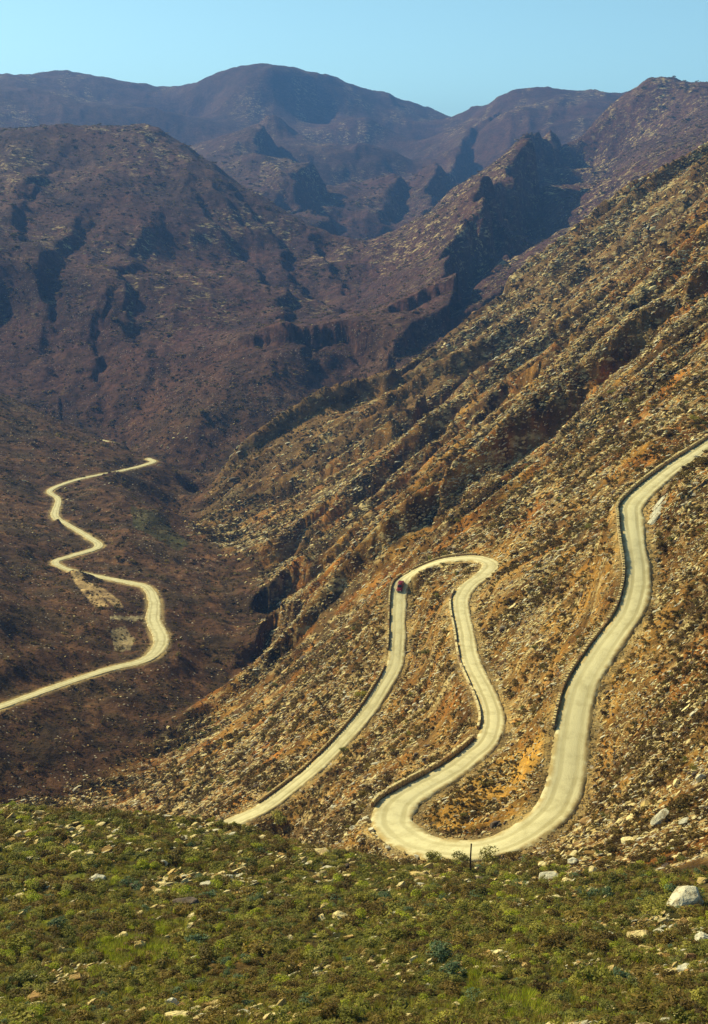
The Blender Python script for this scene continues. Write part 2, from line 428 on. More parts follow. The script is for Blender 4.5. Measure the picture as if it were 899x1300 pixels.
def rows():
    seg = [(3, 14, .05), (14, 34, .014), (34, 90, .0066), (90, 130, .0040), (130, 340, .0030), (340, 560, .0036), (560, 1000, .0042),
           (1000, 2700, .0052), (2700, 5600, .0062), (5600, 9500, .05)]
    out = []
    for y0, y1, ds in seg:
        n = max(2, int((math.log(y1) - math.log(y0)) / ds))
        out += list(np.linspace(math.log(y0), math.log(y1), n, endpoint=False))
    return np.array(out + [math.log(9500)])
SR = rows()
AR = np.concatenate([np.linspace(-1.1, -.36, 70, endpoint=False), np.linspace(-.36, .36, 640), np.linspace(.36, 1.1, 71)[1:]])
AA, SS = np.meshgrid(AR, SR)
zf, edgef = surface(AA.ravel(), SS.ravel(), True)
ZT = zf.reshape(AA.shape); ED = edgef.reshape(AA.shape)
YT = np.exp(SS); XT = AA*YT
print('terrain', AA.shape, AA.size*2/1e6, 'Mtri')

def ground_z(x, y):
    """height of the terrain mesh at a place (bilinear in its own lattice)"""
    x = np.atleast_1d(np.asarray(x, float)); y = np.atleast_1d(np.asarray(y, float))
    a = x / y; s = np.log(y)
    i = np.clip(np.searchsorted(AR, a) - 1, 0, len(AR) - 2); j = np.clip(np.searchsorted(SR, s) - 1, 0, len(SR) - 2)
    fa = np.clip((a - AR[i])/(AR[i+1]-AR[i]), 0, 1); fs = np.clip((s - SR[j])/(SR[j+1]-SR[j]), 0, 1)
    return ZT[j,i]*(1-fa)*(1-fs) + ZT[j,i+1]*fa*(1-fs) + ZT[j+1,i]*(1-fa)*fs + ZT[j+1,i+1]*fa*fs

TT = (ZT - CAMZ) / YT
VIS = TT >= np.vstack([np.full((1, TT.shape[1]), -9), np.maximum.accumulate(TT, 0)[:-1]]) - .004
# ------------------------------------------------------------ materials
class NT:
    def __init__(self, name, rough=.95, spec=.1):
        self.m = bpy.data.materials.new(name); self.m.use_nodes = True
        self.t = self.m.node_tree; self.n = self.t.nodes; self.l = self.t.links
        self.b = self.n['Principled BSDF']
        self.b.inputs['Roughness'].default_value = rough
        self.b.inputs['Specular IOR Level'].default_value = spec
    def put(self, sock, v):
        if isinstance(v, (int, float)): sock.default_value = v
        elif isinstance(v, tuple): sock.default_value = v if len(v) == 4 or sock.type == 'VECTOR' else v + (1,)
        else: self.l.new(v, sock)
    def pos(self, scale=(1, 1, 1), rot=(0, 0, 0), kind='Object'):
        tc = self.n.new('ShaderNodeTexCoord'); mp = self.n.new('ShaderNodeMapping')
        mp.inputs['Scale'].default_value = scale; mp.inputs['Rotation'].default_value = rot
        self.l.new(tc.outputs[kind], mp.inputs[0]); return mp.outputs[0]
    def noise(self, scale, vec=None, detail=4, rough=.55, dist=0):
        n = self.n.new('ShaderNodeTexNoise'); n.inputs['Scale'].default_value = scale
        n.inputs['Detail'].default_value = detail; n.inputs['Roughness'].default_value = rough; n.inputs['Distortion'].default_value = dist
        if vec is not None: self.l.new(vec, n.inputs['Vector'])
        return n.outputs[0]
    def ramp(self, v, lo, hi, a=0.0, b=1.0):
        n = self.n.new('ShaderNodeMapRange'); n.interpolation_type = 'SMOOTHSTEP'
        self.put(n.inputs[0], v)
        for k, x in zip((1, 2, 3, 4), (lo, hi, a, b)): self.put(n.inputs[k], x)
        return n.outputs[0]
    def math(self, op, a, b=0.0):
        n = self.n.new('ShaderNodeMath'); n.operation = op
        self.put(n.inputs[0], a); self.put(n.inputs[1], b); return n.outputs[0]
    def mix(self, f, a, b, kind='MIX'):
        n = self.n.new('ShaderNodeMix'); n.data_type = 'RGBA'; n.blend_type = kind
        self.put(n.inputs[0], f); self.put(n.inputs[6], a); self.put(n.inputs[7], b); return n.outputs[2]
    def attr(self, name, kind='GEOMETRY'):
        n = self.n.new('ShaderNodeAttribute'); n.attribute_name = name; n.attribute_type = kind; return n
    def rgb(self, c): self.put(self.b.inputs['Base Color'], c)
    def bump(self, h, dist, strength=1.0):
        n = self.n.new('ShaderNodeBump'); n.inputs['Distance'].default_value = dist; n.inputs['Strength'].default_value = strength
        self.l.new(h, n.inputs['Height']); self.l.new(n.outputs[0], self.b.inputs['Normal'])

def ground_material():
    k = NT('veld')
    tint = k.attr('tint').outputs['Color']                 # soil / scrub colour of the place
    sep = k.n.new('ShaderNodeSeparateColor'); k.l.new(k.attr('cover').outputs['Color'], sep.inputs[0])
    rock, near, speck = sep.outputs[0], sep.outputs[1], sep.outputs[2]
    p = k.pos()
    ps = k.pos((.5, 1.0, 1.0), (0, 0, R(-17)))            # drawn out along the rock beds
    n1 = k.noise(.8, p, 5, .65); n2 = k.noise(.13, p, 5, .7); n3 = k.noise(.022, p, 6, .68)
    c = k.mix(k.ramp(n2, .38, .64), tint, k.mix(1.0, tint, (.36, .34, .36), 'MULTIPLY'))
    c = k.mix(k.ramp(n3, .42, .62, 0, .75), c, k.mix(1.0, c, (.5, .5, .55), 'MULTIPLY'))
    c = k.mix(k.math('MULTIPLY', k.ramp(n1, .5, .66), near), c, k.mix(1.0, c, (1.55, 1.4, 1.15), 'MULTIPLY'))
    r1 = k.noise(.33, ps, 5, .72); r2 = k.noise(.09, ps, 6, .78)
    f = k.ramp(k.math('ADD', k.math('MULTIPLY', r2, .55), k.math('MULTIPLY', r1, .45)), .515, .60)
    f = k.math('MULTIPLY', f, rock)
    c = k.mix(f, c, k.mix(k.noise(.5, p, 3), (.42, .30, .12), (.66, .55, .28)))
    # loose pale stones, seen as specks
    v = k.n.new('ShaderNodeTexVoronoi'); v.inputs['Scale'].default_value = .42; k.l.new(p, v.inputs['Vector'])
    s = k.math('MULTIPLY', k.ramp(k.math('ADD', v.outputs['Distance'], k.math('MULTIPLY', k.noise(1.4, p, 3), .22)), .30, .22), k.ramp(k.noise(.05, p, 4, .7), .44, .56))
    c = k.mix(k.math('MULTIPLY', s, speck), c, (.42, .36, .27))
    k.rgb(c)
    k.bump(k.math('ADD', k.math('MULTIPLY', n1, .35), k.math('ADD', n2, k.math('MULTIPLY', r2, 1.2))), 1.6, .8)
    return k.m

def road_material():
    k = NT('gravel', .9)
    at = k.attr('across'); sp = k.n.new('ShaderNodeSeparateXYZ'); k.l.new(at.outputs['Vector'], sp.inputs[0])
    u = sp.outputs[0]                                       # -1 .. 1 across the carriageway
    p = k.pos()
    wob = k.math('MULTIPLY', k.math('SUBTRACT', k.noise(.12, p, 3), .5), .5)
    uu = k.math('ABSOLUTE', k.math('ADD', u, wob))
    track = k.ramp(k.math('ABSOLUTE', k.math('SUBTRACT', uu, .46)), .07, .20)      # 0 in the wheel tracks
    edge = k.ramp(k.math('ABSOLUTE', u), .6, .98)
    c = k.mix(k.math('MULTIPLY', k.math('SUBTRACT', 1.0, track), k.ramp(k.noise(.06, p, 3), .35, .65, .45, .95)), (.66, .61, .37), (.44, .39, .21))
    c = k.mix(k.math('MULTIPLY', edge, k.ramp(k.noise(.7, p, 4), .3, .6)), c, (.42, .31, .13))
    c = k.mix(k.ramp(k.noise(.35, p, 5, .7), .42, .7, 0, .5), c, (.36, .31, .15))
    k.rgb(c)
    k.bump(k.noise(6, p, 4), .05)
    return k.m

def rock_material(name, lo, hi, dark):
    k = NT(name, .9)
    oi = k.n.new('ShaderNodeObjectInfo')
    p = k.pos((1, 1, 1), kind='Object')
    c = k.mix(oi.outputs['Random'], lo, hi)
    c = k.mix(k.ramp(k.noise(1.3, p, 6, .75), .47, .62, 0, .85), c, dark)
    k.rgb(c); k.bump(k.noise(3.5, p, 5, .65), .12)
    return k.m

def leaf_material(name, cols, dead=(.2, .13, .06)):
    k = NT(name, .7, .15)
    oi = k.n.new('ShaderNodeObjectInfo'); geo = k.n.new('ShaderNodeNewGeometry')
    rp = k.n.new('ShaderNodeValToRGB'); rp.color_ramp.interpolation = 'LINEAR'
    e = rp.color_ramp.elements
    e[0].position = 0; e[0].color = cols[0] + (1,); e[1].position = 1; e[1].color = cols[-1] + (1,)
    for i, cc in enumerate(cols[1:-1]):
        x = e.new((i + 1) / (len(cols) - 1)); x.color = cc + (1,)
    k.l.new(oi.outputs['Random'], rp.inputs[0])
    c = k.mix(k.ramp(geo.outputs['Random Per Island'], .2, 1, 0, .75), rp.outputs[0], k.mix(1.0, rp.outputs[0], (1.9, 1.8, 1.5), 'MULTIPLY'))
    c = k.mix(k.ramp(geo.outputs['Random Per Island'], .93, .95, 0, .8), c, dead)
    k.rgb(c)
    tr = k.n.new('ShaderNodeBsdfTranslucent'); k.put(tr.inputs[0], k.mix(1.0, c, (1.5, 1.5, 1.0), 'MULTIPLY'))
    mx = k.n.new('ShaderNodeMixShader'); mx.inputs[0].default_value = .26
    k.l.new(k.b.outputs[0], mx.inputs[1]); k.l.new(tr.outputs[0], mx.inputs[2]); k.l.new(mx.outputs[0], k.n['Material Output'].inputs[0])
    return k.m

def plain(name, c, rough=.6, spec=.3, metal=0, var=.15, scale=4):
    k = NT(name, rough, spec)
    k.rgb(k.mix(k.ramp(k.noise(scale, k.pos(), 4), .3, .7, 0, 1), c, tuple(x*(1-var) for x in c)))
    k.b.inputs['Metallic'].default_value = metal
    return k.m

M = dict(ground=ground_material(), road=road_material(),
         pale=rock_material('pale_sandstone', (.56, .42, .16), (.80, .70, .38), (.38, .26, .13)),
         white=rock_material('bleached_sandstone', (.56, .53, .40), (.68, .65, .50), (.30, .24, .14)),
         ochre=rock_material('ochre_sandstone', (.40, .24, .08), (.58, .40, .16), (.22, .12, .05)),
         brown=rock_material('rusty_sandstone', (.24, .14, .07), (.40, .25, .10), (.10, .06, .04)),
         dark=rock_material('dark_lichen_rock', (.11, .085, .07), (.17, .13, .10), (.05, .04, .035)),
         wall=rock_material('dry_stone', (.36, .26, .14), (.60, .48, .27), (.22, .14, .07)),
         green=leaf_material('fynbos_green', [(.065, .068, .018), (.18, .18, .034), (.105, .108, .024), (.28, .26, .055), (.11, .13, .045)]),
         olive=leaf_material('fynbos_olive', [(.06, .04, .014), (.145, .105, .03), (.095, .066, .02), (.22, .165, .045), (.08, .065, .02)]),
         scrub=leaf_material('dry_scrub', [(.042, .024, .009), (.09, .058, .017), (.06, .035, .012), (.125, .085, .023), (.058, .048, .014)]),
         grass=leaf_material('grass_blades', [(.15, .15, .03), (.22, .19, .045), (.26, .26, .04), (.18, .13, .04)], (.30, .22, .09)),
         sage=leaf_material('sage_leaves', [(.08, .12, .07), (.10, .15, .085)]),
         lime=leaf_material('lime_leaves', [(.30, .32, .03), (.24, .28, .03)]),
         stem=plain('twig_bark', (.09, .06, .04)))
# ------------------------------------------------------------ helpers for objects
def link(o, parent=None):
    col.objects.link(o)
    if parent is not None: o.parent = parent
    return o
def mesh_obj(name, verts, faces, mat, parent=None, smooth=False):
    me = bpy.data.meshes.new(name)
    me.from_pydata([tuple(v) for v in verts], [], [tuple(f) for f in faces])
    me.materials.append(mat)
    if smooth: me.shade_smooth()
    me.update()
    return link(bpy.data.objects.new(name, me), parent)
def thing(name, loc=(0, 0, 0), rz=0):
    o = bpy.data.objects.new(name, None); o.location = loc; o.rotation_euler = (0, 0, rz); o.empty_display_size = .3
    return link(o)
def tag(o, label=None, cat=None, group=None, kind=None):
    if label: o['label'] = label
    if cat: o['category'] = cat
    if group: o['group'] = group
    if kind or cat: o['kind'] = kind or 'thing'
    return o
def ground_at(u, v):
    """the visible ground under a photograph pixel, on the finished terrain"""
    a, t = bearing(u, v); a = float(a); t = float(t)
    i = int(np.clip(np.searchsorted(AR, a) - 1, 0, len(AR) - 2)); f = (a - AR[i])/(AR[i+1]-AR[i])
    c = TT[:, i]*(1-f) + TT[:, i+1]*f
    j = np.nonzero((c >= t) & (SR > math.log(20)))[0]
    j = int(j[0]) if len(j) else len(SR) - 2
    g = (t - c[j-1]) / max(1e-9, c[j] - c[j-1])
    Y = math.exp(SR[j-1] + (SR[j]-SR[j-1])*min(1, max(0, g)))
    return np.array([a*Y, Y, CAMZ + t*Y])

# ------------------------------------------------------------ the land, cut into its hills
def poly_inside(a, s, pts):
    """signed softness: 1 inside a polygon of survey pixels on the ground"""
    q = np.array([ground_at(u, v) for u, v in pts]); pa = q[:, 0]/q[:, 1]; ps = np.log(q[:, 1])
    ins = np.zeros(a.shape, bool); n = len(pa); j = n - 1
    for i in range(n):
        c = ((ps[i] > s) != (ps[j] > s)) & (a < (pa[j]-pa[i])*(s-ps[i])/(ps[j]-ps[i]+1e-12) + pa[i])
        ins ^= c; j = i
    return ins.astype(float)

PALE = [([(590,640),(600,600),(640,590),(680,600),(660,630),(620,640)],1), ([(690,600),(715,590),(735,610),(705,640)],1), ([(740,190),(770,185),(785,215),(765,270),(730,310),(720,290),(738,240)],.9),  # two bare outcrops, then a sunlit mountain face painted pale
 ([(330,215),(385,190),(395,225),(355,250),(330,235)],.8), ([(300,150),(345,130),(350,165),(320,200),(290,190)],.45), ([(540,270),(600,235),(680,185),(640,230),(560,300),(480,350)],.7),  # sunlight on the flanks of the spurs, put into the colour
 ([(700,330),(640,395),(449,545),(350,605),(380,575),(560,450),(660,365)],.8), ([(230,1010),(250,985),(280,990),(265,1025)],1), ([(125,1020),(165,1005),(150,1030)],.8),  # first a sunlit rib top painted pale, then bare rock
 ([(815,655),(845,622),(850,640),(830,672)],.9), ([(560,140),(580,135),(590,190),(565,200)],.4), ([(855,1000),(899,960),(899,1040)],.7)]  # cut bank, a far strip with sunlight painted in, bare rock
def land_colours():
    a, s = AA.ravel(), SS.ravel(); Y = np.exp(s); x = a*Y
    fore, right, far = masks(a, Y)
    n1 = fbm(a*22, s*22, 51, 4); n2 = fbm(x/16, Y/16, 52, 4); n3 = fbm(a*60, s*60, 53, 3); n4 = fbm(a*9, s*9, 54, 3)
    def C(*c): return np.array(c)[None, :]
    def mix(A, B, f): f = np.clip(f, 0, 1)[:, None]; return A*(1-f) + B*f
    one = np.ones((len(a), 1))
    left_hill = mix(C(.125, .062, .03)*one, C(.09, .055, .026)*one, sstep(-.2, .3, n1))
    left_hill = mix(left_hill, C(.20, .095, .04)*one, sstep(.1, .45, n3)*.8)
    rs = mix(C(.19, .095, .025)*one, C(.38, .20, .04)*one, sstep(-.15, .35, n2))
    n5 = fbm((x*.95+Y*.3)/34, (Y*.95-x*.3)/11, 58, 4)
    rs = mix(rs, C(.075, .05, .022)*one, sstep(-.02, .3, n5)*.85)
    rs = mix(rs, C(.42, .17, .03)*one, sstep(.05, .35, fbm(x/21, Y/17, 59, 3))*.75)
    rs = mix(rs, C(.10, .072, .034)*one, sstep(.05, .38, n1)*.8)
    rs = mix(rs, C(.18, .115, .05)*one, sstep(520, 780, Y)*.75)
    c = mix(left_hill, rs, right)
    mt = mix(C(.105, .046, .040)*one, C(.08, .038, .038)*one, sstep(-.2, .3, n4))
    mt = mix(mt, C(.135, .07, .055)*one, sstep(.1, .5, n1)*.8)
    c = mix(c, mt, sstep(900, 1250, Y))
    fr = mix(C(.11, .10, .025)*one, C(.16, .105, .035)*one, sstep(-.1, .35, n2))
    fr = mix(fr, C(.12, .13, .025)*one, sstep(.1, .4, fbm(x/9, Y/9, 57, 3)))
    c = mix(c, fr, fore)
    # orange earth: banks by the hairpins
    e = ED.ravel()
    bank = right * (1 - sstep(2, 17, e)) * sstep(-.35, .15, n2 + .1)
    c = mix(c, C(.42, .235, .06)*one, bank*(.25 + .5*sstep(-.1, .3, fbm(x/8, Y/8, 60, 3))))
    knoll = poly_inside(a, s, [(535,1035),(560,1005),(640,960),(695,930),(708,960),(695,1010),(650,1045),(580,1055),(540,1050)])
    c = mix(c, C(.56, .31, .06)*one, knoll*(.7 + .45*sstep(-.3, .2, n2)))
    ledge = np.clip((1 - sstep(.0, 1.7, e)) * (1 - fore*.4), 0, 1)
    c = mix(c, C(.50, .37, .15)*one, ledge * (Y < 1000) * .85)
    scar = poly_inside(a, s, [(82,722),(106,731),(128,745),(158,771),(150,775),(128,757),(138,770),(122,772),(106,755)])
    c = mix(c, C(.72, .50, .22)*one, scar * (.75 + .25*sstep(-.2, .2, n3)))
    scar2 = poly_inside(a, s, [(140,782),(182,781),(182,787),(140,786)]) + poly_inside(a, s, [(140,800),(158,795),(172,812),(165,826),(146,826)])*.5
    c = mix(c, C(.6, .5, .26)*one, scar2)
    gn = poly_inside(a, s, [(165,640),(215,665),(240,690),(225,700),(170,670)])
    c = mix(c, C(.075, .085, .03)*one, gn*.7)
    rock = right*(.40 + .5*sstep(-.2, .3, n1))*(1 - .75*sstep(640, 720, Y)*(1 - sstep(.03, .09, a))) + (1-right)*(1-fore)*.10*sstep(.1, .5, n3)
    # pale ribs of bare stone on the far mountains
    streak = sstep(.35, .8, ridged(a*34 + .35*s*9, s*9 - a*10, 61, 3) - .3) * sstep(-.05, .3, fbm(a*10, s*8, 62, 3)+.05)
    rock = rock + far*(.04 + .85*streak)
    for pts, f in PALE: rock = np.maximum(rock, f*poly_inside(a, s, pts)*(.6 + .4*sstep(-.2, .2, n3)))  # bare patches and painted sunlit faces share the pale rock cover
    rmt = far * sstep(.028, .05, a) * (1 - sstep(2700, 3000, Y))
    rock = rock + rmt*.3
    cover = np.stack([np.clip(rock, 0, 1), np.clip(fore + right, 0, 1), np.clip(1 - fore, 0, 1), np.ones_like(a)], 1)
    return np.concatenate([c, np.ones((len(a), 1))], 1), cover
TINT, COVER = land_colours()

def land_pieces():
    nr, nc = AA.shape
    ac = (AR[:-1] + AR[1:]) / 2; yc = np.exp((SR[:-1] + SR[1:]) / 2)
    A2, Y2 = np.meshgrid(ac, yc)
    cutA = np.interp(A2, [-.4, -.30, -.2, -.145, -.12, -.02, 0, .03, .08, .14, .18, .24, .33], [860, 960, 960, 960, 830, 950, 985, 1000, 1010, 1040, 1050, 1080, 1060])
    cutB = np.interp(A2, [-.35, -.19, -.13, -.06, -.02, .01, .03, .07, .11, .15, .19, .33], [2750, 2700, 2500, 2200, 2080, 2000, 2150, 2450, 2800, 3000, 3300, 3300])
    lab = np.where(Y2 < cutA, 0, np.where(Y2 > cutB, 3, np.where(A2 < .012 + .03*0, 1, 2)))
    co = np.stack([XT.ravel(), YT.ravel(), ZT.ravel()], 1)
    for k, name in ((0, 'ground'), (1, 'mountain'), (2, 'mountain'), (3, 'mountain_range')):
        jj, ii = np.nonzero(lab == k)
        q = np.stack([jj*nc+ii, jj*nc+ii+1, (jj+1)*nc+ii+1, (jj+1)*nc+ii], 1)
        used, inv = np.unique(q, return_inverse=True)
        me = bpy.data.meshes.new(name)
        me.vertices.add(len(used)); me.vertices.foreach_set('co', co[used].astype(np.float32).ravel())
        nq = len(q)
        me.loops.add(nq*4); me.loops.foreach_set('vertex_index', inv.ravel().astype(np.int32))
        me.polygons.add(nq); me.polygons.foreach_set('loop_start', (np.arange(nq)*4).astype(np.int32))
        me.update(calc_edges=True)
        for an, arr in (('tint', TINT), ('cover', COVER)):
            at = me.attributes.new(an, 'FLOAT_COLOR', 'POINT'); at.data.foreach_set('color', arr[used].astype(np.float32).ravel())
        me.materials.append(M['ground'])
        me.shade_smooth()
        o = link(bpy.data.objects.new(name, me)); tag(o, kind='structure')
land_pieces()

def ribbon(name, path, label):
    n = len(path); d = np.gradient(path[:, :2], axis=0); d /= np.linalg.norm(d, axis=1)[:, None]
    nrm = np.stack([-d[:, 1], d[:, 0]], 1)
    us = np.array([-1.12, -1, -.8, -.6, -.45, -.3, 0, .3, .45, .6, .8, 1, 1.12])
    prof = np.array([-.35, -.02, .03, .0, -.015, .015, .05, .015, -.015, .0, .03, -.02, -.35])
    V, U, F = [], [], []
    arc = np.arange(n)*np.linalg.norm(path[1, :2]-path[0, :2])
    ai = np.arange(n)*1.0; RAG = np.stack([.20*fbm(ai/6., ai*0 + 7.3*k, 93, 4, .65) for k in range(5)], 1)
    for i in range(n):
        for kk, (u, h) in enumerate(zip(us, prof)):
            w = path[i, 3]/2
            if kk in (0, 1, len(us)-2, len(us)-1): w *= 1 + float(RAG[i, kk % 5])
            V.append((path[i, 0] + nrm[i, 0]*u*w, path[i, 1] + nrm[i, 1]*u*w, path[i, 2] + h)); U.append((u, arc[i], 0))
    m = len(us)
    for i in range(n - 1):
        for k in range(m - 1): F.append((i*m+k, i*m+k+1, (i+1)*m+k+1, (i+1)*m+k)[::-1])
    o = mesh_obj(name, V, F, M['road'], smooth=True)
    at = o.data.attributes.new('across', 'FLOAT_VECTOR', 'POINT'); at.data.foreach_set('vector', np.array(U, np.float32).ravel())
    return tag(o, kind='structure')
ribbon('road', road, 'road'); ribbon('valley_road', vroad, 'road'); ribbon('valley_road', froad, 'road')
# ------------------------------------------------------------ rock and plant shapes
def rock_mesh(name, seed, mat, sx=1, sy=1, sz=1, n=16, chop=.8, rough=0):
    """an angular boulder: hull of scattered points with sheared bedding faces"""
    r = random.Random(seed); bm = bmesh.new()
    for i in range(n):
        v = Vector((r.gauss(0, 1), r.gauss(0, 1), r.gauss(0, 1))).normalized() * r.uniform(.78, 1.05)
        v.x = max(-chop, min(chop, v.x)); v.z = max(-chop*.9, min(chop*.85, v.z))
        bm.verts.new((v.x*sx, v.y*sy, v.z*sz))
    bmesh.ops.convex_hull(bm, input=bm.verts)
    bmesh.ops.delete(bm, geom=[v for v in bm.verts if not v.link_faces], context='VERTS')
    if rough:
        bmesh.ops.bevel(bm, geom=list(bm.edges), offset=.07*min(sx, sy, sz), segments=1, affect='EDGES', profile=.6)
        bmesh.ops.triangulate(bm, faces=bm.faces)
        bmesh.ops.subdivide_edges(bm, edges=list(bm.edges), cuts=1, use_grid_fill=True)
        for v in bm.verts:
            q = v.co*2.2/max(sx, sy, sz)
            v.co += v.co.normalized()*rough*(math.sin(q.x*3.1+seed)+math.sin(q.y*4.3+q.z*2+seed*2)+math.sin(q.z*5.7-q.x*2.3))*.33 + Vector((r.uniform(-1,1), r.uniform(-1,1), r.uniform(-1,1)))*rough*.25
    me = bpy.data.meshes.new(name); bm.to_mesh(me); bm.free()
    me.materials.append(mat)
    return me

def shrub_mesh(name, seed, mat, leaves, lobes=5, leaf=.16, height=.9, spread=1.0, blade=False):
    """a crown of small leaf faces in several uneven lobes, radius about 1"""
    r = random.Random(seed); V, F = [], []
    cs = []
    for i in range(lobes):
        a = r.uniform(0, 2*math.pi); d = r.uniform(.1, .62)*spread
        cs.append((d*math.cos(a), d*math.sin(a), r.uniform(.3, .75)*height, r.uniform(.3, .52)))
    for i in range(leaves):
        cx, cy, cz, cr = cs[i % lobes]
        if blade:
            a = r.uniform(0, 2*math.pi); b = r.uniform(.15, .75); rr = r.uniform(0, .5)
            base = Vector((rr*math.cos(a)*.5, rr*math.sin(a)*.5, 0)); L = r.uniform(.5, 1.1)*height
            tip = base + Vector((math.cos(a)*math.sin(b), math.sin(a)*math.sin(b), math.cos(b)))*L
            sd = Vector((-math.sin(a), math.cos(a), 0))*leaf*.5
            k = len(V); V += [base - sd, base + sd, tip]; F.append((k, k+1, k+2)); continue
        d = Vector((r.gauss(0, 1), r.gauss(0, 1), r.gauss(0, 1))).normalized()
        p = Vector((cx, cy, cz)) + Vector((d.x*cr, d.y*cr, abs(d.z)*cr*.9 - (.25 if d.z < 0 else 0)*cr))*r.uniform(.55, 1.08)
        p.z = max(.02, p.z)
        n = (d + Vector((r.uniform(-.8, .8), r.uniform(-.8, .8), r.uniform(-.2, 1.0)))).normalized()
        t = n.orthogonal().normalized(); b = n.cross(t)
        an = r.uniform(0, 6.28); t, b = t*math.cos(an)+b*math.sin(an), b*math.cos(an)-t*math.sin(an)
        L = leaf*r.uniform(.6, 1.4); w = L*r.uniform(.35, .6)
        k = len(V); V += [p - t*L*.5, p + b*w*.5, p + t*L*.6, p - b*w*.5]; F.append((k, k+1, k+2, k+3))
    me = bpy.data.meshes.new(name)
    me.from_pydata([tuple(v) for v in V], [], F); me.materials.append(mat); me.update()
    return me

def stem_mesh(name, seed, mat, n=4, h=.55):
    r = random.Random(seed); V, F = [], []
    for i in range(n):
        a = r.uniform(0, 6.28); tip = Vector((math.cos(a)*r.uniform(.15, .45), math.sin(a)*r.uniform(.15, .45), h*r.uniform(.8, 1.2)))
        base = Vector((math.cos(a)*.05, math.sin(a)*.05, -.25)); k = len(V)
        for q, rad in ((base, .045), (base.lerp(tip, .5)+Vector((0, 0, .05)), .032), (tip, .012)):
            for j in range(4):
                V.append(q + Vector((math.cos(j*1.571)*rad, math.sin(j*1.571)*rad, 0)))
        for s in (0, 4):
            for j in range(4): F.append((k+s+j, k+s+(j+1) % 4, k+s+4+(j+1) % 4, k+s+4+j))
    me = bpy.data.meshes.new(name); me.from_pydata([tuple(v) for v in V], [], F); me.materials.append(mat); me.update()
    return me

def scatter(name, protos, pos, rot, scl, pick):
    """one uncountable cover: instances of a few shapes on points"""
    me = bpy.data.meshes.new(name); me.vertices.add(len(pos)); me.vertices.foreach_set('co', pos.astype(np.float32).ravel())
    for an, arr in (('rot', rot), ('scl', scl)):
        at = me.attributes.new(an, 'FLOAT_VECTOR', 'POINT'); at.data.foreach_set('vector', arr.astype(np.float32).ravel())
    at = me.attributes.new('pick', 'INT', 'POINT'); at.data.foreach_set('value', pick.astype(np.int32))
    o = link(bpy.data.objects.new(name, me))
    c = bpy.data.collections.new(name + '_shapes')
    for i, m in enumerate(protos): c.objects.link(bpy.data.objects.new('%s_shape_%02d' % (name, i), m))
    g = bpy.data.node_groups.new(name, 'GeometryNodeTree')
    g.interface.new_socket('Geometry', in_out='INPUT', socket_type='NodeSocketGeometry')
    g.interface.new_socket('Geometry', in_out='OUTPUT', socket_type='NodeSocketGeometry')
    N = g.nodes; L = g.links
    gi = N.new('NodeGroupInput'); go = N.new('NodeGroupOutput')
    mp = N.new('GeometryNodeMeshToPoints'); mp.inputs['Radius'].default_value = .01
    ip = N.new('GeometryNodeInstanceOnPoints'); ci = N.new('GeometryNodeCollectionInfo')
    ci.inputs['Collection'].default_value = c; ci.inputs['Separate Children'].default_value = True; ci.inputs['Reset Children'].default_value = True
    def named(n, t):
        a = N.new('GeometryNodeInputNamedAttribute'); a.data_type = t; a.inputs['Name'].default_value = n; return a.outputs[0]
    e2r = N.new('FunctionNodeEulerToRotation'); L.new(named('rot', 'FLOAT_VECTOR'), e2r.inputs[0])
    L.new(gi.outputs[0], mp.inputs[0]); L.new(mp.outputs[0], ip.inputs['Points']); L.new(ci.outputs[0], ip.inputs['Instance'])
    ip.inputs['Pick Instance'].default_value = True
    L.new(named('pick', 'INT'), ip.inputs['Instance Index']); L.new(e2r.outputs[0], ip.inputs['Rotation'])
    L.new(named('scl', 'FLOAT_VECTOR'), ip.inputs['Scale']); L.new(ip.outputs[0], go.inputs[0])
    md = o.modifiers.new('cover', 'NODES'); md.node_group = g
    return tag(o, kind='stuff')

def sample(n, y0, y1, weight, amin=-.40, amax=.40, power=0.0):
    """n places, even in bearing and log distance (so dense near, sparse far), thinned by weight and by what can be seen"""
    out = []
    got = 0
    while got < n:
        a = rng.uniform(amin, amax, n*2); u = rng.uniform(0, 1, n*2)
        s = math.log(y0) + (math.log(y1) - math.log(y0))*u**(1/(1+power))
        Y = np.exp(s)
        i = np.clip(np.searchsorted(AR, a), 0, len(AR)-1); j = np.clip(np.searchsorted(SR, s), 0, len(SR)-1)
        ok = VIS[j, i] & (rng.uniform(0, 1, n*2) < weight(a, Y, ED[j, i]))
        q = np.stack([a[ok]*Y[ok], Y[ok]], 1); out.append(q); got += len(q)
        if len(out) > 40: break
    return np.concatenate(out)[:n]
def place(q, sink):
    return np.column_stack([q, ground_z(q[:, 0], q[:, 1]) - sink])
def U(lo, hi, n): return rng.uniform(lo, hi, n)

BED = R(18)                                       # bearing of the rock beds
ROCKS = [rock_mesh('stone', 100+i, M[m], sx, sy, sz, n) for i, (m, sx, sy, sz, n) in enumerate([
    ('pale',1,.7,.55,13),('pale',1.3,.5,.5,12),('ochre',.9,.9,.6,14),('white',1.5,.5,.4,12),('pale',1,.6,.9,13),
    ('brown',1.1,.8,.6,13),('brown',1.4,.6,.5,12),('dark',1,.8,.7,13)])]
def bare(a, Y):                                    # where stone shows: drawn-out beds
    x = a*Y; ph = R(17)
    x = x + 6*fbm(x/30, Y/30, 73, 2)
    al = x*math.cos(ph) + Y*math.sin(ph); q = Y*math.cos(ph) - x*math.sin(ph)
    f = sstep(250, 420, Y)
    n = (1-f)*fbm(al/17, q/6, 71, 3) + f*fbm(al/75, q/11, 74, 3)
    return np.clip(sstep(-.02, .30, n) + .10, 0, 1) * (.55 + .45*sstep(-.25, .2, fbm(x/26, Y/30, 72, 2)))

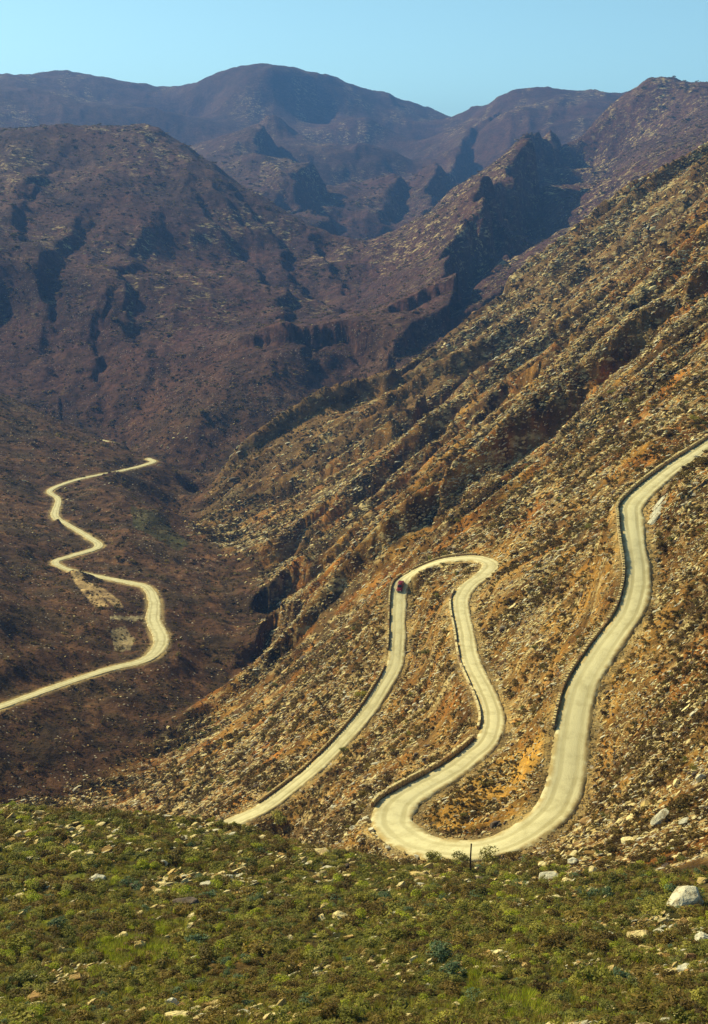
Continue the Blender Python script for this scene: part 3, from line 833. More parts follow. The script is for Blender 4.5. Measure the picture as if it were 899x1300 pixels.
def stones(n, y0, y1, weight, k, name, lo=.14, pale=.75, power=0., wing=.40):
    q = sample(n, y0, y1, weight, -wing, wing, power); Y = q[:, 1]; n = len(q)
    size = np.maximum(lo, Y*k) * np.minimum((1 - U(0, 1, n))**(-1/2.3), 3.8)
    rot = np.column_stack([U(-.5, .5, n), U(-.55, .15, n), BED + U(-.5, .5, n)])
    scl = np.column_stack([size*U(.8, 1.4, n), size*U(.6, 1, n), size*U(.55, 1, n)])
    pick = np.where(U(0, 1, n) < pale, rng.integers(0, 5, n), rng.integers(5, 8, n))
    return q, size, rot, scl, pick
def w_right(a, Y, e):
    f, r, far = masks(a, Y); return r * (e > .6) * bare(a, Y) * (1 - .8*sstep(640, 720, Y)*(1 - sstep(.03, .09, a)))
q, size, rot, scl, pick = stones(150000, 85, 1000, w_right, .00078, 'loose_stones', .13, .82, power=.35)
scatter('loose_stones', ROCKS, place(q, size*.12), rot, scl, pick)
def w_left(a, Y, e):
    f, r, far = masks(a, Y); return (1-r)*(1-f)*(e > .6)*sstep(.05, .4, fbm(a*40, np.log(Y)*40, 75, 3))
q, size, rot, scl, pick = stones(2600, 260, 1050, w_left, .00055, 'hill_stones', .13, .55)
scatter('hill_stones', ROCKS, place(q, size*.2), rot, scl, pick)
def w_fore(a, Y, e):
    f, r, far = masks(a, Y); return f*(e > .8)*np.clip(sstep(.05, .4, fbm(a*Y/11, Y/9, 76, 3) + .45*sstep(62, 112, Y) - .08), .03, 1)
q, size, rot, scl, pick = stones(16000, 30, 140, w_fore, .0022, 'slope_stones', .1, .9, wing=.6)
scatter('slope_stones', ROCKS, place(q, -size*.15), rot, scl*.8, pick)

# ---- low scrub, grass
def scrub(name, n, y0, y1, weight, k, lo, hi, protos, power=0., flat=.8, pickw=None, wing=.40):
    q = sample(n, y0, y1, weight, -wing, wing, power); n = len(q); Y = q[:, 1]
    size = np.maximum(lo, Y*k)*np.exp(rng.normal(0, .46, n)); size = np.minimum(size, hi*np.maximum(1, Y/250))
    rot = np.column_stack([U(-.15, .15, n), U(-.15, .15, n), U(0, 6.28, n)])
    scl = np.column_stack([size*U(.85, 1.2, n), size*U(.85, 1.2, n), size*U(.7, 1.15, n)*flat])
    pick = rng.choice(len(protos), n, p=pickw)
    scatter(name, protos, place(q, size*.08), rot, scl, pick)
FAR_SHRUBS = [shrub_mesh('bush', 200+i, M[m], 70, 4, .42) for i, m in enumerate(('scrub','scrub','olive','scrub'))]
NEAR_SHRUBS = [shrub_mesh('bush', 220+i, M[m], lv, lb, lf, h) for i, (m, lv, lb, lf, h) in enumerate([
    ('green',420,6,.19,.9),('green',380,5,.17,1.1),('olive',420,7,.18,.8),('olive',360,5,.2,1.0),('sage',380,6,.17,.8),('lime',320,5,.16,.9)])]
TUFTS = [shrub_mesh('tuft', 240+i, M['grass'], 46, 3, .09, 1.0, blade=True) for i in range(3)] + [shrub_mesh('tuft', 245, M['green'], 46, 3, .10, .9, blade=True), shrub_mesh('tuft', 246, M['lime'], 46, 3, .09, .9, blade=True)]
scrub('hillside_scrub', 52000, 88, 950, lambda a, Y, e: masks(a, Y)[1]*(e > .9)*(.12 + .88*sstep(-.02, .26, fbm((a*Y*.95+Y*.3)/34, (Y*.95-a*Y*.3)/11, 58, 4))), .00135, .24, 1.3, FAR_SHRUBS, .35, .75)
scrub('valley_scrub', 11000, 200, 1100, lambda a, Y, e: (1-masks(a, Y)[1])*(1-masks(a, Y)[0])*(e > 1)*(.3+.7*sstep(-.2, .2, fbm(a*30, np.log(Y)*34, 82, 3))), .0012, .3, 1.2, FAR_SHRUBS, 0, .7)
scrub('fynbos', 25000, 24, 128, lambda a, Y, e: masks(a, Y)[0]*(e > 1)*(.35+.65*sstep(-.25, .15, fbm(a*Y/8, Y/8, 83, 3))), .0056, .22, 1.0, NEAR_SHRUBS, .5, .8, [.26,.22,.23,.21,.02,.06], .6)
scrub('grass', 19000, 24, 125, lambda a, Y, e: masks(a, Y)[0]*(e > .7)*sstep(-.3, .2, fbm(a*Y/6, Y/6, 84, 3)), .0042, .2, .6, TUFTS, .5, 1.0, [.25,.25,.2,.18,.12], .6)

# ---- gravel spilled along the road edges
q = sample(9000, 90, 420, lambda a, Y, e: (e > -.75)*(e < 1.3)*(.25 + .75*sstep(-.2, .2, fbm(a*Y/5, Y/7, 86, 2)))*masks(a, Y)[1], power=.2); n = len(q)
size = np.maximum(.07, q[:, 1]*.00045)*np.exp(rng.normal(0, .45, n))
scatter('spilled_gravel', ROCKS, np.column_stack([q, ground_z(q[:, 0], q[:, 1]) + .1]), U(-.6, .6, 3*n).reshape(-1, 3)*np.array([1, 1, 5]), np.column_stack([size*U(.7, 1.3, n), size, size*U(.6, 1, n)]), rng.integers(0, 7, n))

# ---- the far mountains: scattered scrub and stone
q, size, rot, scl, pick = stones(4500, 1000, 3200, lambda a, Y, e: (.25 + .75*sstep(.0, .05, a))*sstep(.05, .4, fbm(a*26 + np.log(Y)*6, np.log(Y)*11 - a*8, 87, 3) + .12*sstep(.01, .06, a)), .00036, 'mountain_stones', .3, .5)
scatter('mountain_stones', ROCKS, place(q, size*.2), rot, scl, pick)
scrub('mountain_scrub', 15000, 1000, 3200, lambda a, Y, e: .3 + .7*sstep(-.2, .2, fbm(a*34, np.log(Y)*30, 88, 3)), .00115, .8, 9, FAR_SHRUBS, 0, .6)

# ---- patches of bright grass on the near slope
def patch(a, Y, pts):
    return poly_inside(a, np.log(Y), pts)
BRIGHT = [[(590,1225),(620,1235),(700,1285),(660,1290),(600,1262)],[(115,1205),(150,1192),(215,1205),(230,1225),(160,1232)],[(640,1290),(700,1280),(720,1300),(640,1300)],[(195,1170),(230,1165),(235,1185),(200,1190)]]
scrub('bright_grass', 2200, 34, 62, lambda a, Y, e: np.clip(sum(patch(a, Y, b) for b in BRIGHT), 0, 1), .0060, .26, .7, [TUFTS[4], TUFTS[4], TUFTS[0]], 0, .9)

# ---- broken rock in clusters on the near slope
CLUST = [[(150,1108),(310,1098),(312,1130),(200,1142)],[(395,1155),(445,1152),(450,1182),(398,1184)],[(670,1085),(760,1080),(770,1130),(680,1128)],[(20,1055),(112,1058),(115,1098),(22,1096)],
 [(330,1078),(440,1088),(440,1122),(335,1120)],[(500,1098),(570,1102),(565,1120),(505,1118)],[(790,1170),(890,1165),(895,1240),(800,1225)],[(30,1245),(80,1245),(85,1275),(30,1275)],[(195,1265),(280,1270),(280,1300),(190,1300)]]
q, size, rot, scl, pick = stones(2200, 34, 125, lambda a, Y, e: np.clip(sum(poly_inside(a, np.log(Y), b) for b in CLUST), 0, 1)*sstep(-.15, .25, fbm(a*Y/4, Y/5, 97, 3)), .0020, 'broken_rock', .1, .92)
scatter('broken_rock', ROCKS, place(q, -size*.25), rot, scl*.9, pick)

KNOLL = [(535,1035),(560,1005),(640,960),(695,930),(708,960),(695,1010),(650,1045),(580,1055),(540,1050)]
# ---- rubble and dark scrub round the road loops
q, size, rot, scl, pick = stones(22000, 92, 330, lambda a, Y, e: masks(a, Y)[1]*(e > .8)*sstep(-.2, .25, fbm((a*Y*.95+Y*.3)/12, (Y*.95-a*Y*.3)/5, 98, 3)), .00105, 'bank_rubble', .12, .8, power=.3)
scatter('bank_rubble', ROCKS, place(q, size*.05), rot, scl, pick)
DARK_SHRUBS = [shrub_mesh('bush', 260+i, M[m], 150, 5, .26, .9) for i, m in enumerate(('scrub', 'olive', 'scrub'))]
scrub('bank_scrub', 8000, 92, 340, lambda a, Y, e: masks(a, Y)[1]*(e > 1.2)*(1 - .9*poly_inside(a, np.log(Y), KNOLL))*sstep(-.05, .3, fbm(a*Y/9, Y/9, 99, 3) + .05), .0030, .3, 1.2, DARK_SHRUBS, .2, .8, [.45, .25, .3])
# ------------------------------------------------------------ dry stone walls along the outer road edges
def path_span(path, p0, p1):
    w0 = P(*p0); w1 = P(*p1)
    i = int(((path[:, :2]-w0[:2])**2).sum(1).argmin()); j = int(((path[:, :2]-w1[:2])**2).sum(1).argmin())
    return (i, j) if i < j else (j, i)
def stone_wall(path, p0, p1, side, height, label, courses=3, thick=.5, seed=0, gap=.35):
    i, j = path_span(path, p0, p1); r = random.Random(seed)
    seg = path[i:j+1]; d = np.gradient(seg[:, :2], axis=0); d /= np.linalg.norm(d, axis=1)[:, None]
    nrm = np.stack([-d[:, 1], d[:, 0]], 1)*side
    line = seg[:, :2] + nrm*(seg[:, 3:4]/2 + gap + thick/2); zz = seg[:, 2] - .1
    arc = np.concatenate([[0], np.cumsum(np.linalg.norm(np.diff(line, axis=0), axis=1))])
    mid = len(line)//2
    t = thing('stone_wall', (line[mid, 0], line[mid, 1], zz[mid])); o0 = np.array(t.location)
    tag(t, label, 'wall', 'dry stone walls along the outer edge of the road')
    # rubble core
    V, F = [], []
    for k in range(0, len(line), 2):
        hk = height*(.86 + .1*math.sin(arc[k]*.7) + .05*math.sin(arc[k]*2.3))
        for off, h in ((-.42, -1.6), (-.36, hk), (.36, hk), (.46, -2.4)):
            V.append((line[k, 0]+nrm[k, 0]*off*thick-o0[0], line[k, 1]+nrm[k, 1]*off*thick-o0[1], zz[k]+h-o0[2]))
    m = len(V)//4
    for k in range(m-1):
        for c in range(3): F.append((4*k+c, 4*k+c+1, 4*k+c+5, 4*k+c+4))
    F += [(0, 3, 2, 1), (4*m-4, 4*m-3, 4*m-2, 4*m-1)]
    mesh_obj('rubble_core', V, F, M['brown'], t)
    # laid stones
    V, F, VC, FC = [], [], [], []
    total = arc[-1]
    for side2 in (-1, 1):
        for c in range(courses + (1 if side2 > 0 else 0)):
            s = r.uniform(0, .3)
            hh = height/courses
            while s < total:
                L = r.uniform(.3, .75); h = hh*r.uniform(.8, 1.25); w = thick*r.uniform(.42, .62)
                x = np.interp(s+L/2, arc, line[:, 0]); y = np.interp(s+L/2, arc, line[:, 1]); z = np.interp(s+L/2, arc, zz)
                n0 = np.interp(s+L/2, arc, nrm[:, 0]); n1 = np.interp(s+L/2, arc, nrm[:, 1]); tx, ty = -n1, n0
                cz = z + hh*(c+.5) + r.uniform(-.05, .05) if c < courses else z + height + h*.25
                if c >= courses-1 and noise(np.array([s/4.]), np.array([seed*3.1]), 5)[0] > .22: s += L; continue
                if c == courses and r.random() < .12: s += L; continue
                off = side2*thick*.28*r.uniform(.8, 1.25) if c < courses else 0
                TV, TF = (VC, FC) if c == courses else (V, F)
                k = len(TV)
                if c == courses: w = thick*r.uniform(.8, 1.1); h *= .8
                for az in (-1, 1):
                    for ax, ay in ((-1, -1), (1, -1), (1, 1), (-1, 1)):
                        jx, jy, jz = r.uniform(.75, 1.05), r.uniform(.75, 1.1), r.uniform(.8, 1.15)
                        px = ax*L/2*jx; py = off + ay*w/2*jy
                        TV.append((x + tx*px + n0*py - o0[0], y + ty*px + n1*py - o0[1], cz + az*h/2*jz - o0[2]))
                for f in ((0,3,2,1),(4,5,6,7),(0,1,5,4),(1,2,6,5),(2,3,7,6),(3,0,4,7)): TF.append(tuple(k+q for q in f))
                s += L*r.uniform(.95, 1.08)
    st = mesh_obj('stones', V, F, M['wall'], t); tag(st, kind='stuff')
    cs = mesh_obj('coping_stones', VC, FC, M['pale'], t); tag(cs, kind='stuff')  # pale top course: sunlight on the wall tops put into its colour
    return t
stone_wall(road, (915,556,254), (811,725,183), -1, .62, 'dry stone wall edging the topmost road above the bend', 3, .4, 1)
stone_wall(road, (811,722,184), (727,925,151), -1, .5, 'low dry stone wall along the road below the bend, on the right slope', 3, .4, 2)
stone_wall(road, (504,1030,148.5), (619,939,175), 1, .72, 'dry stone wall rising from the near hairpin beside the middle road', 3, .4, 3)
stone_wall(road, (624,925,179), (590,750,256), 1, .52, 'dry stone wall on the left edge of the middle road up to the far hairpin', 3, .4, 4)
stone_wall(road, (600,709,292), (524,727,297), -1, .5, 'low dry stone wall round the far hairpin', 2, .36, 5)
stone_wall(road, (516,735,296.5), (505,825,267), -1, .62, 'dry stone wall beside the red car on the lower road', 3, .4, 6)
stone_wall(road, (501,845,261), (335,1025,226), -1, .55, 'low tumbled dry stone wall edging the lowest road down the slope', 2, .36, 7)

# ------------------------------------------------------------ boulders
BOULDER = {}
def boulder_mesh(kind, seed, sx, sy, sz):
    return rock_mesh('boulder', seed, M[kind], sx, sy, sz, 26, .86, .06)
def boulder(u, v, wpx, hpx, label, kind='pale', seed=0, depth=.8, rz=None, tilt=(0, 0), name='boulder', cat='boulder', group=None, sink=.38):
    p = ground_at(u, v + hpx*.32); m = p[1]/FPX*1.04
    me = boulder_mesh(kind, seed, wpx*m/2, wpx*m/2*depth, hpx*m/2*1.15)
    o = link(bpy.data.objects.new(name, me)); o.location = (p[0], p[1], p[2] + hpx*m/2*(1-sink*1.6))
    o.rotation_euler = (tilt[0], tilt[1], 0 if rz is None else rz)
    return tag(o, label, cat, group)
boulder(868,1139,64,46,'big pale boulder with a sunlit domed top at the right edge of the green slope','white',301,.85,.3,(.25,-.25))
boulder(892,1117,20,16,'small pale rock on the rim just above the big domed boulder','pale',302)
boulder(891,1190,26,20,'white squarish boulder at the right margin below the big domed boulder','white',303)
boulder(834,1043,54,8,'pale pointed slab lying tilted on the orange slope right of the near hairpin','white',304,.32,.35,(.3,-.85),'rock_slab','rock slab')
boulder(802,1036,30,9,'thin pale slab lying left of the pointed slab','pale',305,.5,.35,(0,-.8),'rock_slab','rock slab')
boulder(786,1044,22,9,'narrow pale slab farthest left of the tilted slabs','pale',306,.5,.3,(0,-.9),'rock_slab','rock slab')
boulder(797,1066,24,10,'flat pale rock just below the tilted slabs','pale',307)
boulder(773,1187,22,14,'small bright white rock beside the dark round bush','white',308)
boulder(873,1230,40,14,'long flat pale slab in the grass near the lower right corner','white',309,.7,-.1,(0,.15),'rock_slab','rock slab')
boulder(818,1189,60,14,'low yellowish ledge of rock breaking through the grass','pale',310,.6,-.1,(0,.1),'rock_ledge','rock')
boulder(836,1184,30,12,'white topped rock at the right end of the yellowish ledge','white',311)
boulder(824,1206,44,9,'thin pale rib of rock just below the yellowish ledge','pale',312,.5,-.15,(0,.2),'rock_ledge','rock')
boulder(877,1215,18,22,'ochre rock standing above the long flat slab','brown',313)
boulder(633,1209,24,11,'small pale rock with a dark underside in the middle of the grass','pale',314)
boulder(408,1166,20,18,'left one of the two pale rocks under the lowest road end','pale',315)
boulder(432,1162,26,15,'right one of the two pale rocks, with a flat top','pale',316,.8,0,(0,.2))
boulder(456,1186,13,8,'tiny white rock alone below the two pale rocks','white',317)
boulder(124,1115,28,17,'white broken boulder on the left of the green slope','white',318)
boulder(236,1147,48,24,'dark rock outcrop with pale caps','dark',319,.8,.2)
boulder(232,1134,24,10,'pale cap of stone behind the dark outcrop','pale',320)
boulder(288,1114,26,15,'white rock at the right end of the row of pale rocks','white',321)
boulder(262,1122,24,10,'white flat rock in the middle of the row of pale rocks','white',322)
boulder(195,1125,46,10,'long low yellowish ledge left of the row of pale rocks','pale',323,.6,.1,(0,-.2),'rock_ledge','rock')
boulder(170,1124,16,12,'small dark grey rock left of the yellowish ledge','dark',324)
boulder(152,1190,34,17,'pale slanted rock with a sunlit left face in the bright grass','pale',325,.6,.3,(0,-.4))
boulder(178,1198,20,20,'darker upright rock right of the slanted rock','pale',326,.8)
boulder(78,1206,18,20,'small pale rock leaning left of the bright grass','pale',327,.8,0,(0,-.4))
boulder(46,1263,32,13,'low brownish rock half covered by scrub near the lower left corner','brown',328)
boulder(218,1273,30,24,'white jagged rock near the bottom edge','white',329,.6,.4,(0,.5))
boulder(225,1290,64,12,'low pale ledge at the bottom edge under the white jagged rock','pale',330,.5,0,(0,-.1),'rock_ledge','rock')
boulder(96,1069,22,9,'flat pale stone near the upper rim of the green slope','pale',331)
boulder(97,1083,24,9,'grey flat stone right below the stone near the rim','pale',332)
boulder(206,1095,18,14,'whitish stone above the row of pale rocks','white',333)
boulder(7,1142,12,12,'yellowish rock cut by the left picture edge','pale',334)
boulder(696,1112,34,16,'pale broken rock below the near end of the road','white',335)
boulder(720,1118,24,14,'pale rock right of the broken rock below the road','pale',336)
boulder(752,1105,22,20,'pale leaning rock between scrub below the road','pale',337,.7,.3,(0,-.5))
boulder(790,1108,24,10,'ochre flat rock on the bare orange patch','brown',338)
boulder(728,1092,18,11,'pale pointed rock nearest the road end','white',339)
boulder(529,1110,30,10,'pale flat rock under the near hairpin','pale',340)
boulder(405,1112,22,9,'pale flat rock left below the near hairpin','pale',341)
boulder(395,1082,70,10,'long pale earth and rock ledge left of the near hairpin','pale',342,.4,.1,(0,.05),'rock_ledge','rock')
boulder(448,1050,12,7,'small white rock on the scrubby bank left of the near hairpin','white',343)
boulder(424,1024,12,8,'small white rock on the upper bank left of the near hairpin','white',344)
boulder(890,985,18,16,'pale upright rock at the right margin of the orange slope','white',345,.6,.3,(0,-.4))
# bedded slabs laid bare in the road cutting
for i, (u, v, w, h, lb) in enumerate([(840,636,40,5,'upper pale slab of tilted rock laid bare in the road cutting'),(836,648,46,6,'middle white slab of tilted rock in the road cutting'),
        (830,660,38,6,'lowest white slab of tilted rock in the road cutting'),(848,622,38,6,'brown slab on top of the road cutting')]):
    boulder(u, v, w, h, lb, 'brown' if i == 3 else 'white', 360+i, .3, .35, (.2,-.8), 'rock_slab', 'rock slab')

# pale kerb stones round the near hairpin
i0, i1 = path_span(road, (600,1079,133), (499,1040,145))
seg = road[i0:i1+1]; dd = np.gradient(seg[:, :2], axis=0); dd /= np.linalg.norm(dd, axis=1)[:, None]
KERB = [rock_mesh('kerb_stone', 400+i, M['white' if i % 2 else 'pale'], .42, .3, .28, 14) for i in range(5)]
k = 0; r = random.Random(5)
for i in range(len(seg)):
    if r.random() < .12: continue
    n = np.array([-dd[i, 1], dd[i, 0]]); w = seg[i, 3]/2 + r.uniform(.5, 1.0)
    o = link(bpy.data.objects.new('kerb_stone', KERB[k % 5])); k += 1
    o.location = (seg[i, 0]+n[0]*w, seg[i, 1]+n[1]*w, seg[i, 2] + r.uniform(-.05, .12)); o.rotation_euler = (r.uniform(-.3, .3), r.uniform(-.3, .3), r.uniform(0, 6.28))
    s = r.uniform(.8, 1.6); o.scale = (s, s, s*r.uniform(.8, 1.3))
    tag(o, 'pale rough kerb stone on the outer edge of the near hairpin', 'stone', 'kerb stones round the near hairpin')

def where_pixel(p):
    fw = p[1]*cp - (p[2]-CAMZ)*sp_; return CX + FPX*p[0]/fw, CY - FPX*(p[1]*sp_ + (p[2]-CAMZ)*cp)/fw
def slope_place(p):
    u, v = where_pixel(p)
    k, j = int(((road[:, :2]-p[:2])**2).sum(1).argmin()), 0
    ax = np.interp(v, road_v[0], road_v[1]) if v < 1060 else 720
    if u > ax and v > 560: return 'on the bank %s the topmost road' % ('close above' if u < ax + 70 else 'high above')
    if v < 560: return 'high on the ridge above the topmost road'
    if v < 700: return 'above the far hairpin'
    bx = np.interp(v, road_v[2], road_v[3]); cx = np.interp(v, road_v[4], road_v[5])
    if u > bx: return 'between the middle and the topmost road'
    if u > cx: return 'between the lowest and the middle road'
    return 'below the lowest road'
_u = np.array([where_pixel(p) for p in road]); _n1 = path_span(road, (594,1079,133), (594,1079,133))[0]; _n2 = path_span(road, (609,709,290), (609,709,290))[0]
def _mono(seg): o = np.argsort(seg[:, 1]); return seg[o, 1], seg[o, 0]
road_v = _mono(_u[:_n1]) + _mono(_u[_n1:_n2]) + _mono(_u[_n2:])
def fore_place(p):
    u, v = where_pixel(p)
    return ('near the upper rim' if v < 1125 else 'halfway down' if v < 1205 else 'at the foot') + ' of the near slope, ' + ('left' if u < 300 else 'middle' if u < 600 else 'right') + ' third'
# the larger loose stones, each its own
q, size, rot, scl, pick = stones(1500, 100, 520, w_right, .0013, 'x', .3)
o_ = np.argsort(-size/q[:, 1])[:200]; pz = place(q, size*.15)
for i in o_:
    pk = int(pick[i]); o = link(bpy.data.objects.new('slope_rock', ROCKS[pk])); o.location = pz[i]; o.rotation_euler = rot[i]; o.scale = np.minimum(scl[i], q[i, 1]*.011)
    if pk < 5: tag(o, 'pale angular rock lying loose ' + slope_place(pz[i]), 'rock', 'pale loose rocks ' + slope_place(pz[i]))
    else: tag(o, 'brown angular rock lying loose ' + slope_place(pz[i]), 'rock', 'brown loose rocks ' + slope_place(pz[i]))

# ------------------------------------------------------------ shrubs one can pick out
SHRUB = {}
for kind, mat, ns in (('green', 'green', 3), ('olive', 'olive', 3), ('sage', 'sage', 2), ('lime', 'lime', 2)):
    SHRUB[kind] = [(shrub_mesh('shrub', 500+i*7+len(kind), M[mat], 620, 7, .15, .95), stem_mesh('stem', 500+i, M['stem'])) for i in range(ns)]
def shrub(p, size, kind, label, group=None, i=0, hz=.9):
    me, stm = SHRUB[kind][i % len(SHRUB[kind])]
    o = link(bpy.data.objects.new('shrub', me)); o.location = (p[0], p[1], p[2]-.06*size); o.scale = (size, size, size*hz); o.rotation_euler = (0, 0, random.uniform(0, 6.28))
    link(bpy.data.objects.new('stem', stm), o)
    return tag(o, label, 'shrub', group)
for u, v, w, kind, lb in ((757,1208,44,'olive','dark round bush in the green slope left of the white rock'),(476,1168,36,'olive','dark bush right of the two pale rocks'),
        (557,1222,56,'sage','blue-green bush in the middle of the green slope'),(575,1238,40,'sage','smaller blue-green bush right below the larger blue-green one'),
        (70,1180,36,'sage','pale grey-green bush near the left edge'),(552,1096,34,'green','dark bush hiding the road edge left of the pole'),(583,1096,30,'green','dark bush right beside the foot of the pole'),
        (624,1094,36,'green','dark bush at the road edge right of the pole'),(650,1090,26,'olive','dark bush at the road edge farthest right of the pole'),
        (520,1100,28,'olive','low dark bush under the outer edge of the near hairpin'),(543,833,22,'green','dark bush on the bank between the two lower roads'),
        (458,886,22,'green','dark bush on the bank just left of the lowest road'),(437,955,16,'green','dark bush on the right edge of the lowest road'),(355,1045,34,'green','dark bush where the lowest road disappears'),
        (295,1050,14,'green','small bush in front of the lower road end'),(838,695,22,'olive','dark bush below the slabs of the road cutting'),(893,590,20,'olive','dark tall bush at the upper road by the right margin')):
    p = ground_at(u, v); shrub(p, w*p[1]/FPX/1.7, kind, lb, i=w)
KT = {'green': 'green leafy bush', 'olive': 'brown-green bush', 'sage': 'blue-grey leafy bush', 'lime': 'yellow-green bush'}
q = sample(230, 32, 118, lambda a, Y, e: masks(a, Y)[0]*(e > 2.2)*(np.abs(a) < .33), power=.2); pz = place(q, 0)
for i, p in enumerate(pz):
    kd = random.choices(['green', 'olive', 'sage', 'lime'], [.42, .44, .07, .07])[0]
    shrub(p, max(.35, p[1]*.0085)*random.uniform(.7, 1.35), kd, KT[kd] + ' ' + fore_place(p), kd + ' bushes ' + fore_place(p), i, random.uniform(.75, 1.1))
q = sample(130, 105, 380, lambda a, Y, e: masks(a, Y)[1]*(e > 2), power=.2); pz = place(q, 0)
for i, p in enumerate(pz):
    shrub(p, max(.5, p[1]*.0036)*random.uniform(.7, 1.4), 'green', 'dark green bush among rocks ' + slope_place(p), 'dark bushes ' + slope_place(p), i)

# ------------------------------------------------------------ wooden pole
pb = ground_at(597, 1112)
t = thing('wooden_pole', (pb[0], pb[1], pb[2] - .3))
tag(t, 'thin dark weathered wooden pole standing in front of the near hairpin', 'pole')
def tube(rads, sides=8, wob=.0):
    V, F = [], []
    for k, (z, rr) in enumerate(rads):
        for j in range(sides):
            a = j*2*math.pi/sides; V.append((math.cos(a)*rr + wob*math.sin(z*2), math.sin(a)*rr, z))
    for k in range(len(rads)-1):
        for j in range(sides): F.append((k*sides+j, k*sides+(j+1) % sides, (k+1)*sides+(j+1) % sides, (k+1)*sides+j))
    F.append(tuple(range(sides))[::-1]); F.append(tuple((len(rads)-1)*sides+j for j in range(sides)))
    return V, F
hp = 49*pb[1]/FPX/math.cos(R(15)) + .35
mw = plain('weathered_wood', (.07, .045, .03), .9, .1, 0, .5, 9)
mesh_obj('shaft', *tube([(0, .085), (hp*.3, .08), (hp*.65, .073), (hp, .066)], 10, .02), mw, t)
V, F = tube([(hp-.02, .085), (hp+.03, .08), (hp+.07, .03)], 10); mesh_obj('cap', [(x+.02*math.sin(hp*2), y, z) for x, y, z in V], F, mw, t)

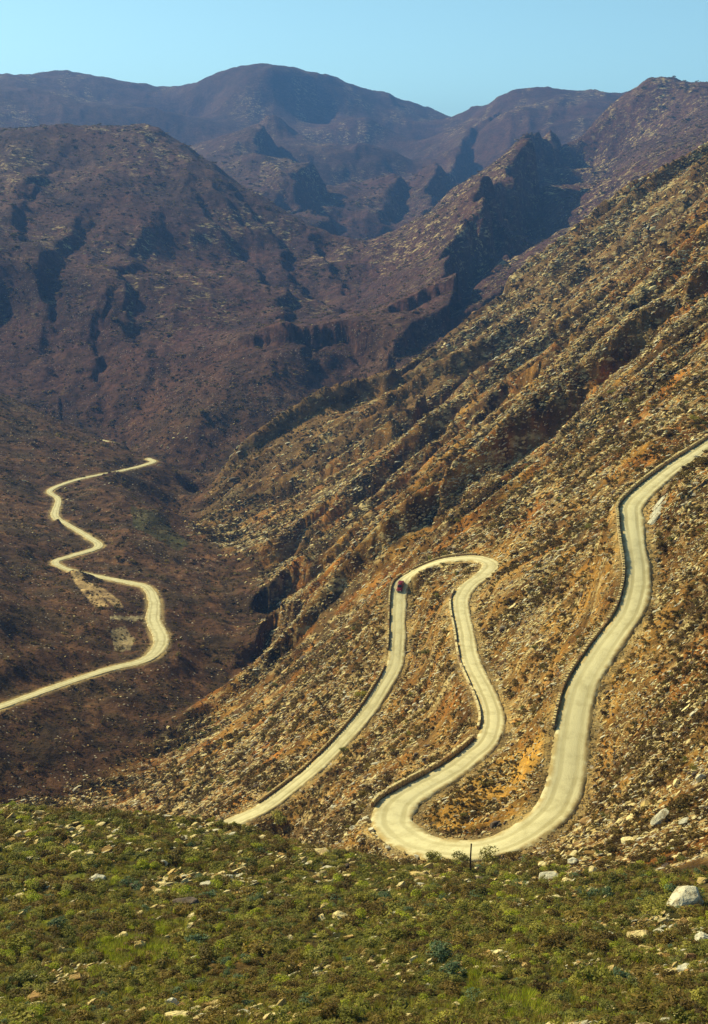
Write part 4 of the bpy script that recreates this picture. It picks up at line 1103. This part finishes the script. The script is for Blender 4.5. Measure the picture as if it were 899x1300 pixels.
# ------------------------------------------------------------ red car
def build_car(loc, d, pitch):
    t = thing('car', loc); t.rotation_euler = Matrix((Vector((d[0], d[1], pitch)).normalized(), Vector((-d[1], d[0], 0)).normalized(),
        Vector((d[0], d[1], pitch)).normalized().cross(Vector((-d[1], d[0], 0)).normalized()))).transposed().to_euler()
    t.scale = (.92, .92, .92)
    tag(t, 'small red saloon car driving on the lowest road near the far hairpin', 'car')
    red = plain('red_car_paint', (.20, .014, .014), .3, .5, 0, .1); gl = plain('dark_car_glass', (.02, .024, .028), .08, .6, 0, .1)
    blk = plain('tyre_rubber', (.02, .02, .02), .85, .2); chrome = plain('chrome_trim', (.6, .6, .58), .25, .5, .9); lamp = plain('headlamp_glass', (.75, .74, .66), .12, .6)
    rl = plain('tail_lamp_red', (.35, .02, .01), .25, .5)
    def loft(st):          # stations (x, halfwidth bottom, halfwidth top, z bottom, z top)
        V, F = [], []
        for x, wb, wt, z0, z1 in st:
            V += [(x, -wb, z0), (x, -wb*1.02, (z0*.55+z1*.45)), (x, -wt, z1-.04), (x, -wt*.9, z1), (x, wt*.9, z1), (x, wt, z1-.04), (x, wb*1.02, (z0*.55+z1*.45)), (x, wb, z0)]
        for k in range(len(st)-1):
            for j in range(8): F.append((8*k+j, 8*k+(j+1) % 8, 8*k+8+(j+1) % 8, 8*k+8+j))
        F.append(tuple(range(8))); F.append(tuple(8*(len(st)-1)+j for j in range(8))[::-1]); return V, F
    body = mesh_obj('body', *loft([(-2.05,.70,.64,.42,.80),(-1.9,.80,.74,.30,.90),(-1.2,.84,.80,.26,.95),(-.3,.85,.82,.24,.96),(.6,.85,.82,.24,.95),(1.25,.83,.77,.26,.88),(1.85,.78,.70,.30,.80),(2.05,.68,.6,.42,.70)]), red, t, True)
    cab = mesh_obj('cabin', *loft([(-1.42,.74,.66,.93,.99),(-.95,.76,.60,.93,1.40),(-.2,.77,.61,.93,1.46),(.25,.77,.60,.93,1.43),(.95,.74,.66,.92,.97)]), red, t, True)
    mesh_obj('windscreen', [(.93,-.62,1.0),(.93,.62,1.0),(.34,.52,1.40),(.34,-.52,1.40)], [(0,1,2,3)], gl, t)
    mesh_obj('rear_window', [(-1.44,-.58,1.02),(-1.44,.58,1.02),(-1.0,.5,1.37),(-1.0,-.5,1.37)], [(3,2,1,0)], gl, t)
    for sd in (-1, 1):
        for a, b, c2, d2 in ((.72,.26,.15,.15),(.10,.10,-.82,-.98)):
            mesh_obj('side_window', [(a, sd*.775, 1.0),(b, sd*.665, 1.36),(c2 if a > .5 else -.80, sd*.665, 1.36),(c2 if a > .5 else -1.15, sd*.765, 1.0)], [(0,1,2,3) if sd > 0 else (3,2,1,0)], gl, t)
        for x in (-1.25, 1.3):
            V, F = [], []
            for yy, rr in ((0,.22),(.02,.31),(.15,.31),(.17,.22)):
                for j in range(18): V.append((x+math.cos(j*math.pi/9)*rr, sd*.86-sd*yy, .31+math.sin(j*math.pi/9)*rr))
            for k in range(3):
                for j in range(18): F.append((k*18+j, k*18+(j+1) % 18, k*18+18+(j+1) % 18, k*18+18+j))
            wh = mesh_obj('wheel', V, F, blk, t)
            V = [(x, sd*.868, .31)] + [(x+math.cos(j*math.pi/9)*.2, sd*.862, .31+math.sin(j*math.pi/9)*.2) for j in range(18)]
            mesh_obj('hubcap', V, [(0, j+1, (j+1) % 18+1) for j in range(18)], chrome, wh)
        V, F = [], []
        for xx, rr in ((1.95,.12),(2.06,.11),(2.09,.05)):
            for j in range(12): V.append((xx, sd*.5+math.cos(j*math.pi/6)*rr, .62+math.sin(j*math.pi/6)*rr))
        for k in range(2):
            for j in range(12): F.append((k*12+j, k*12+(j+1) % 12, k*12+12+(j+1) % 12, k*12+12+j))
        F.append(tuple(24+j for j in range(12))); mesh_obj('headlight', V, F, lamp, t)
        mesh_obj('tail_light', [(-2.03,sd*.42,.6),(-2.08,sd*.44,.62),(-2.08,sd*.62,.62),(-2.03,sd*.64,.6),(-2.03,sd*.42,.78),(-2.08,sd*.44,.76),(-2.08,sd*.6,.76),(-2.03,sd*.62,.78)],
                 [(0,1,5,4),(1,2,6,5),(2,3,7,6),(4,5,6,7),(0,3,2,1),(0,4,7,3)], rl, t)
    for x in (2.1, -2.1):
        V, F = loft([(x-.05,.76,.74,.38,.5),(x+.05,.70,.68,.39,.49)]); mesh_obj('bumper', V, F, chrome, t)
ci = int(((road[:, :2] - P(510,748,294)[:2])**2).sum(1).argmin())
dv = road[ci+2, :3] - road[ci-2, :3]; dl = math.hypot(dv[0], dv[1])
build_car((road[ci, 0], road[ci, 1], road[ci, 2] + .04), (dv[0]/dl, dv[1]/dl), dv[2]/dl)

# ------------------------------------------------------------ the air of the valley
zlo, zhi = float(ZT.min()) - 1.0, max(float(ZT.max()), CAMZ) + 4.0
x0, x1, y0, y1 = float(XT.min())-6, float(XT.max())+6, -40.0, float(YT.max())+6
V = [(x, y, z) for z in (zlo, zhi) for y in (y0, y1) for x in (x0, x1)]
hm = bpy.data.materials.new('haze'); hm.use_nodes = True
hn = hm.node_tree.nodes; hn.clear()
pv = hn.new('ShaderNodeVolumePrincipled'); ho = hn.new('ShaderNodeOutputMaterial')
pv.inputs['Color'].default_value = (.17, .40, 1.0, 1); pv.inputs['Density'].default_value = .00012
pv.inputs['Anisotropy'].default_value = 0.0
hm.node_tree.links.new(pv.outputs[0], ho.inputs['Volume'])
tag(mesh_obj('haze', V, [(0,2,3,1),(4,5,7,6),(0,1,5,4),(2,6,7,3),(0,4,6,2),(1,3,7,5)], hm), kind='stuff')
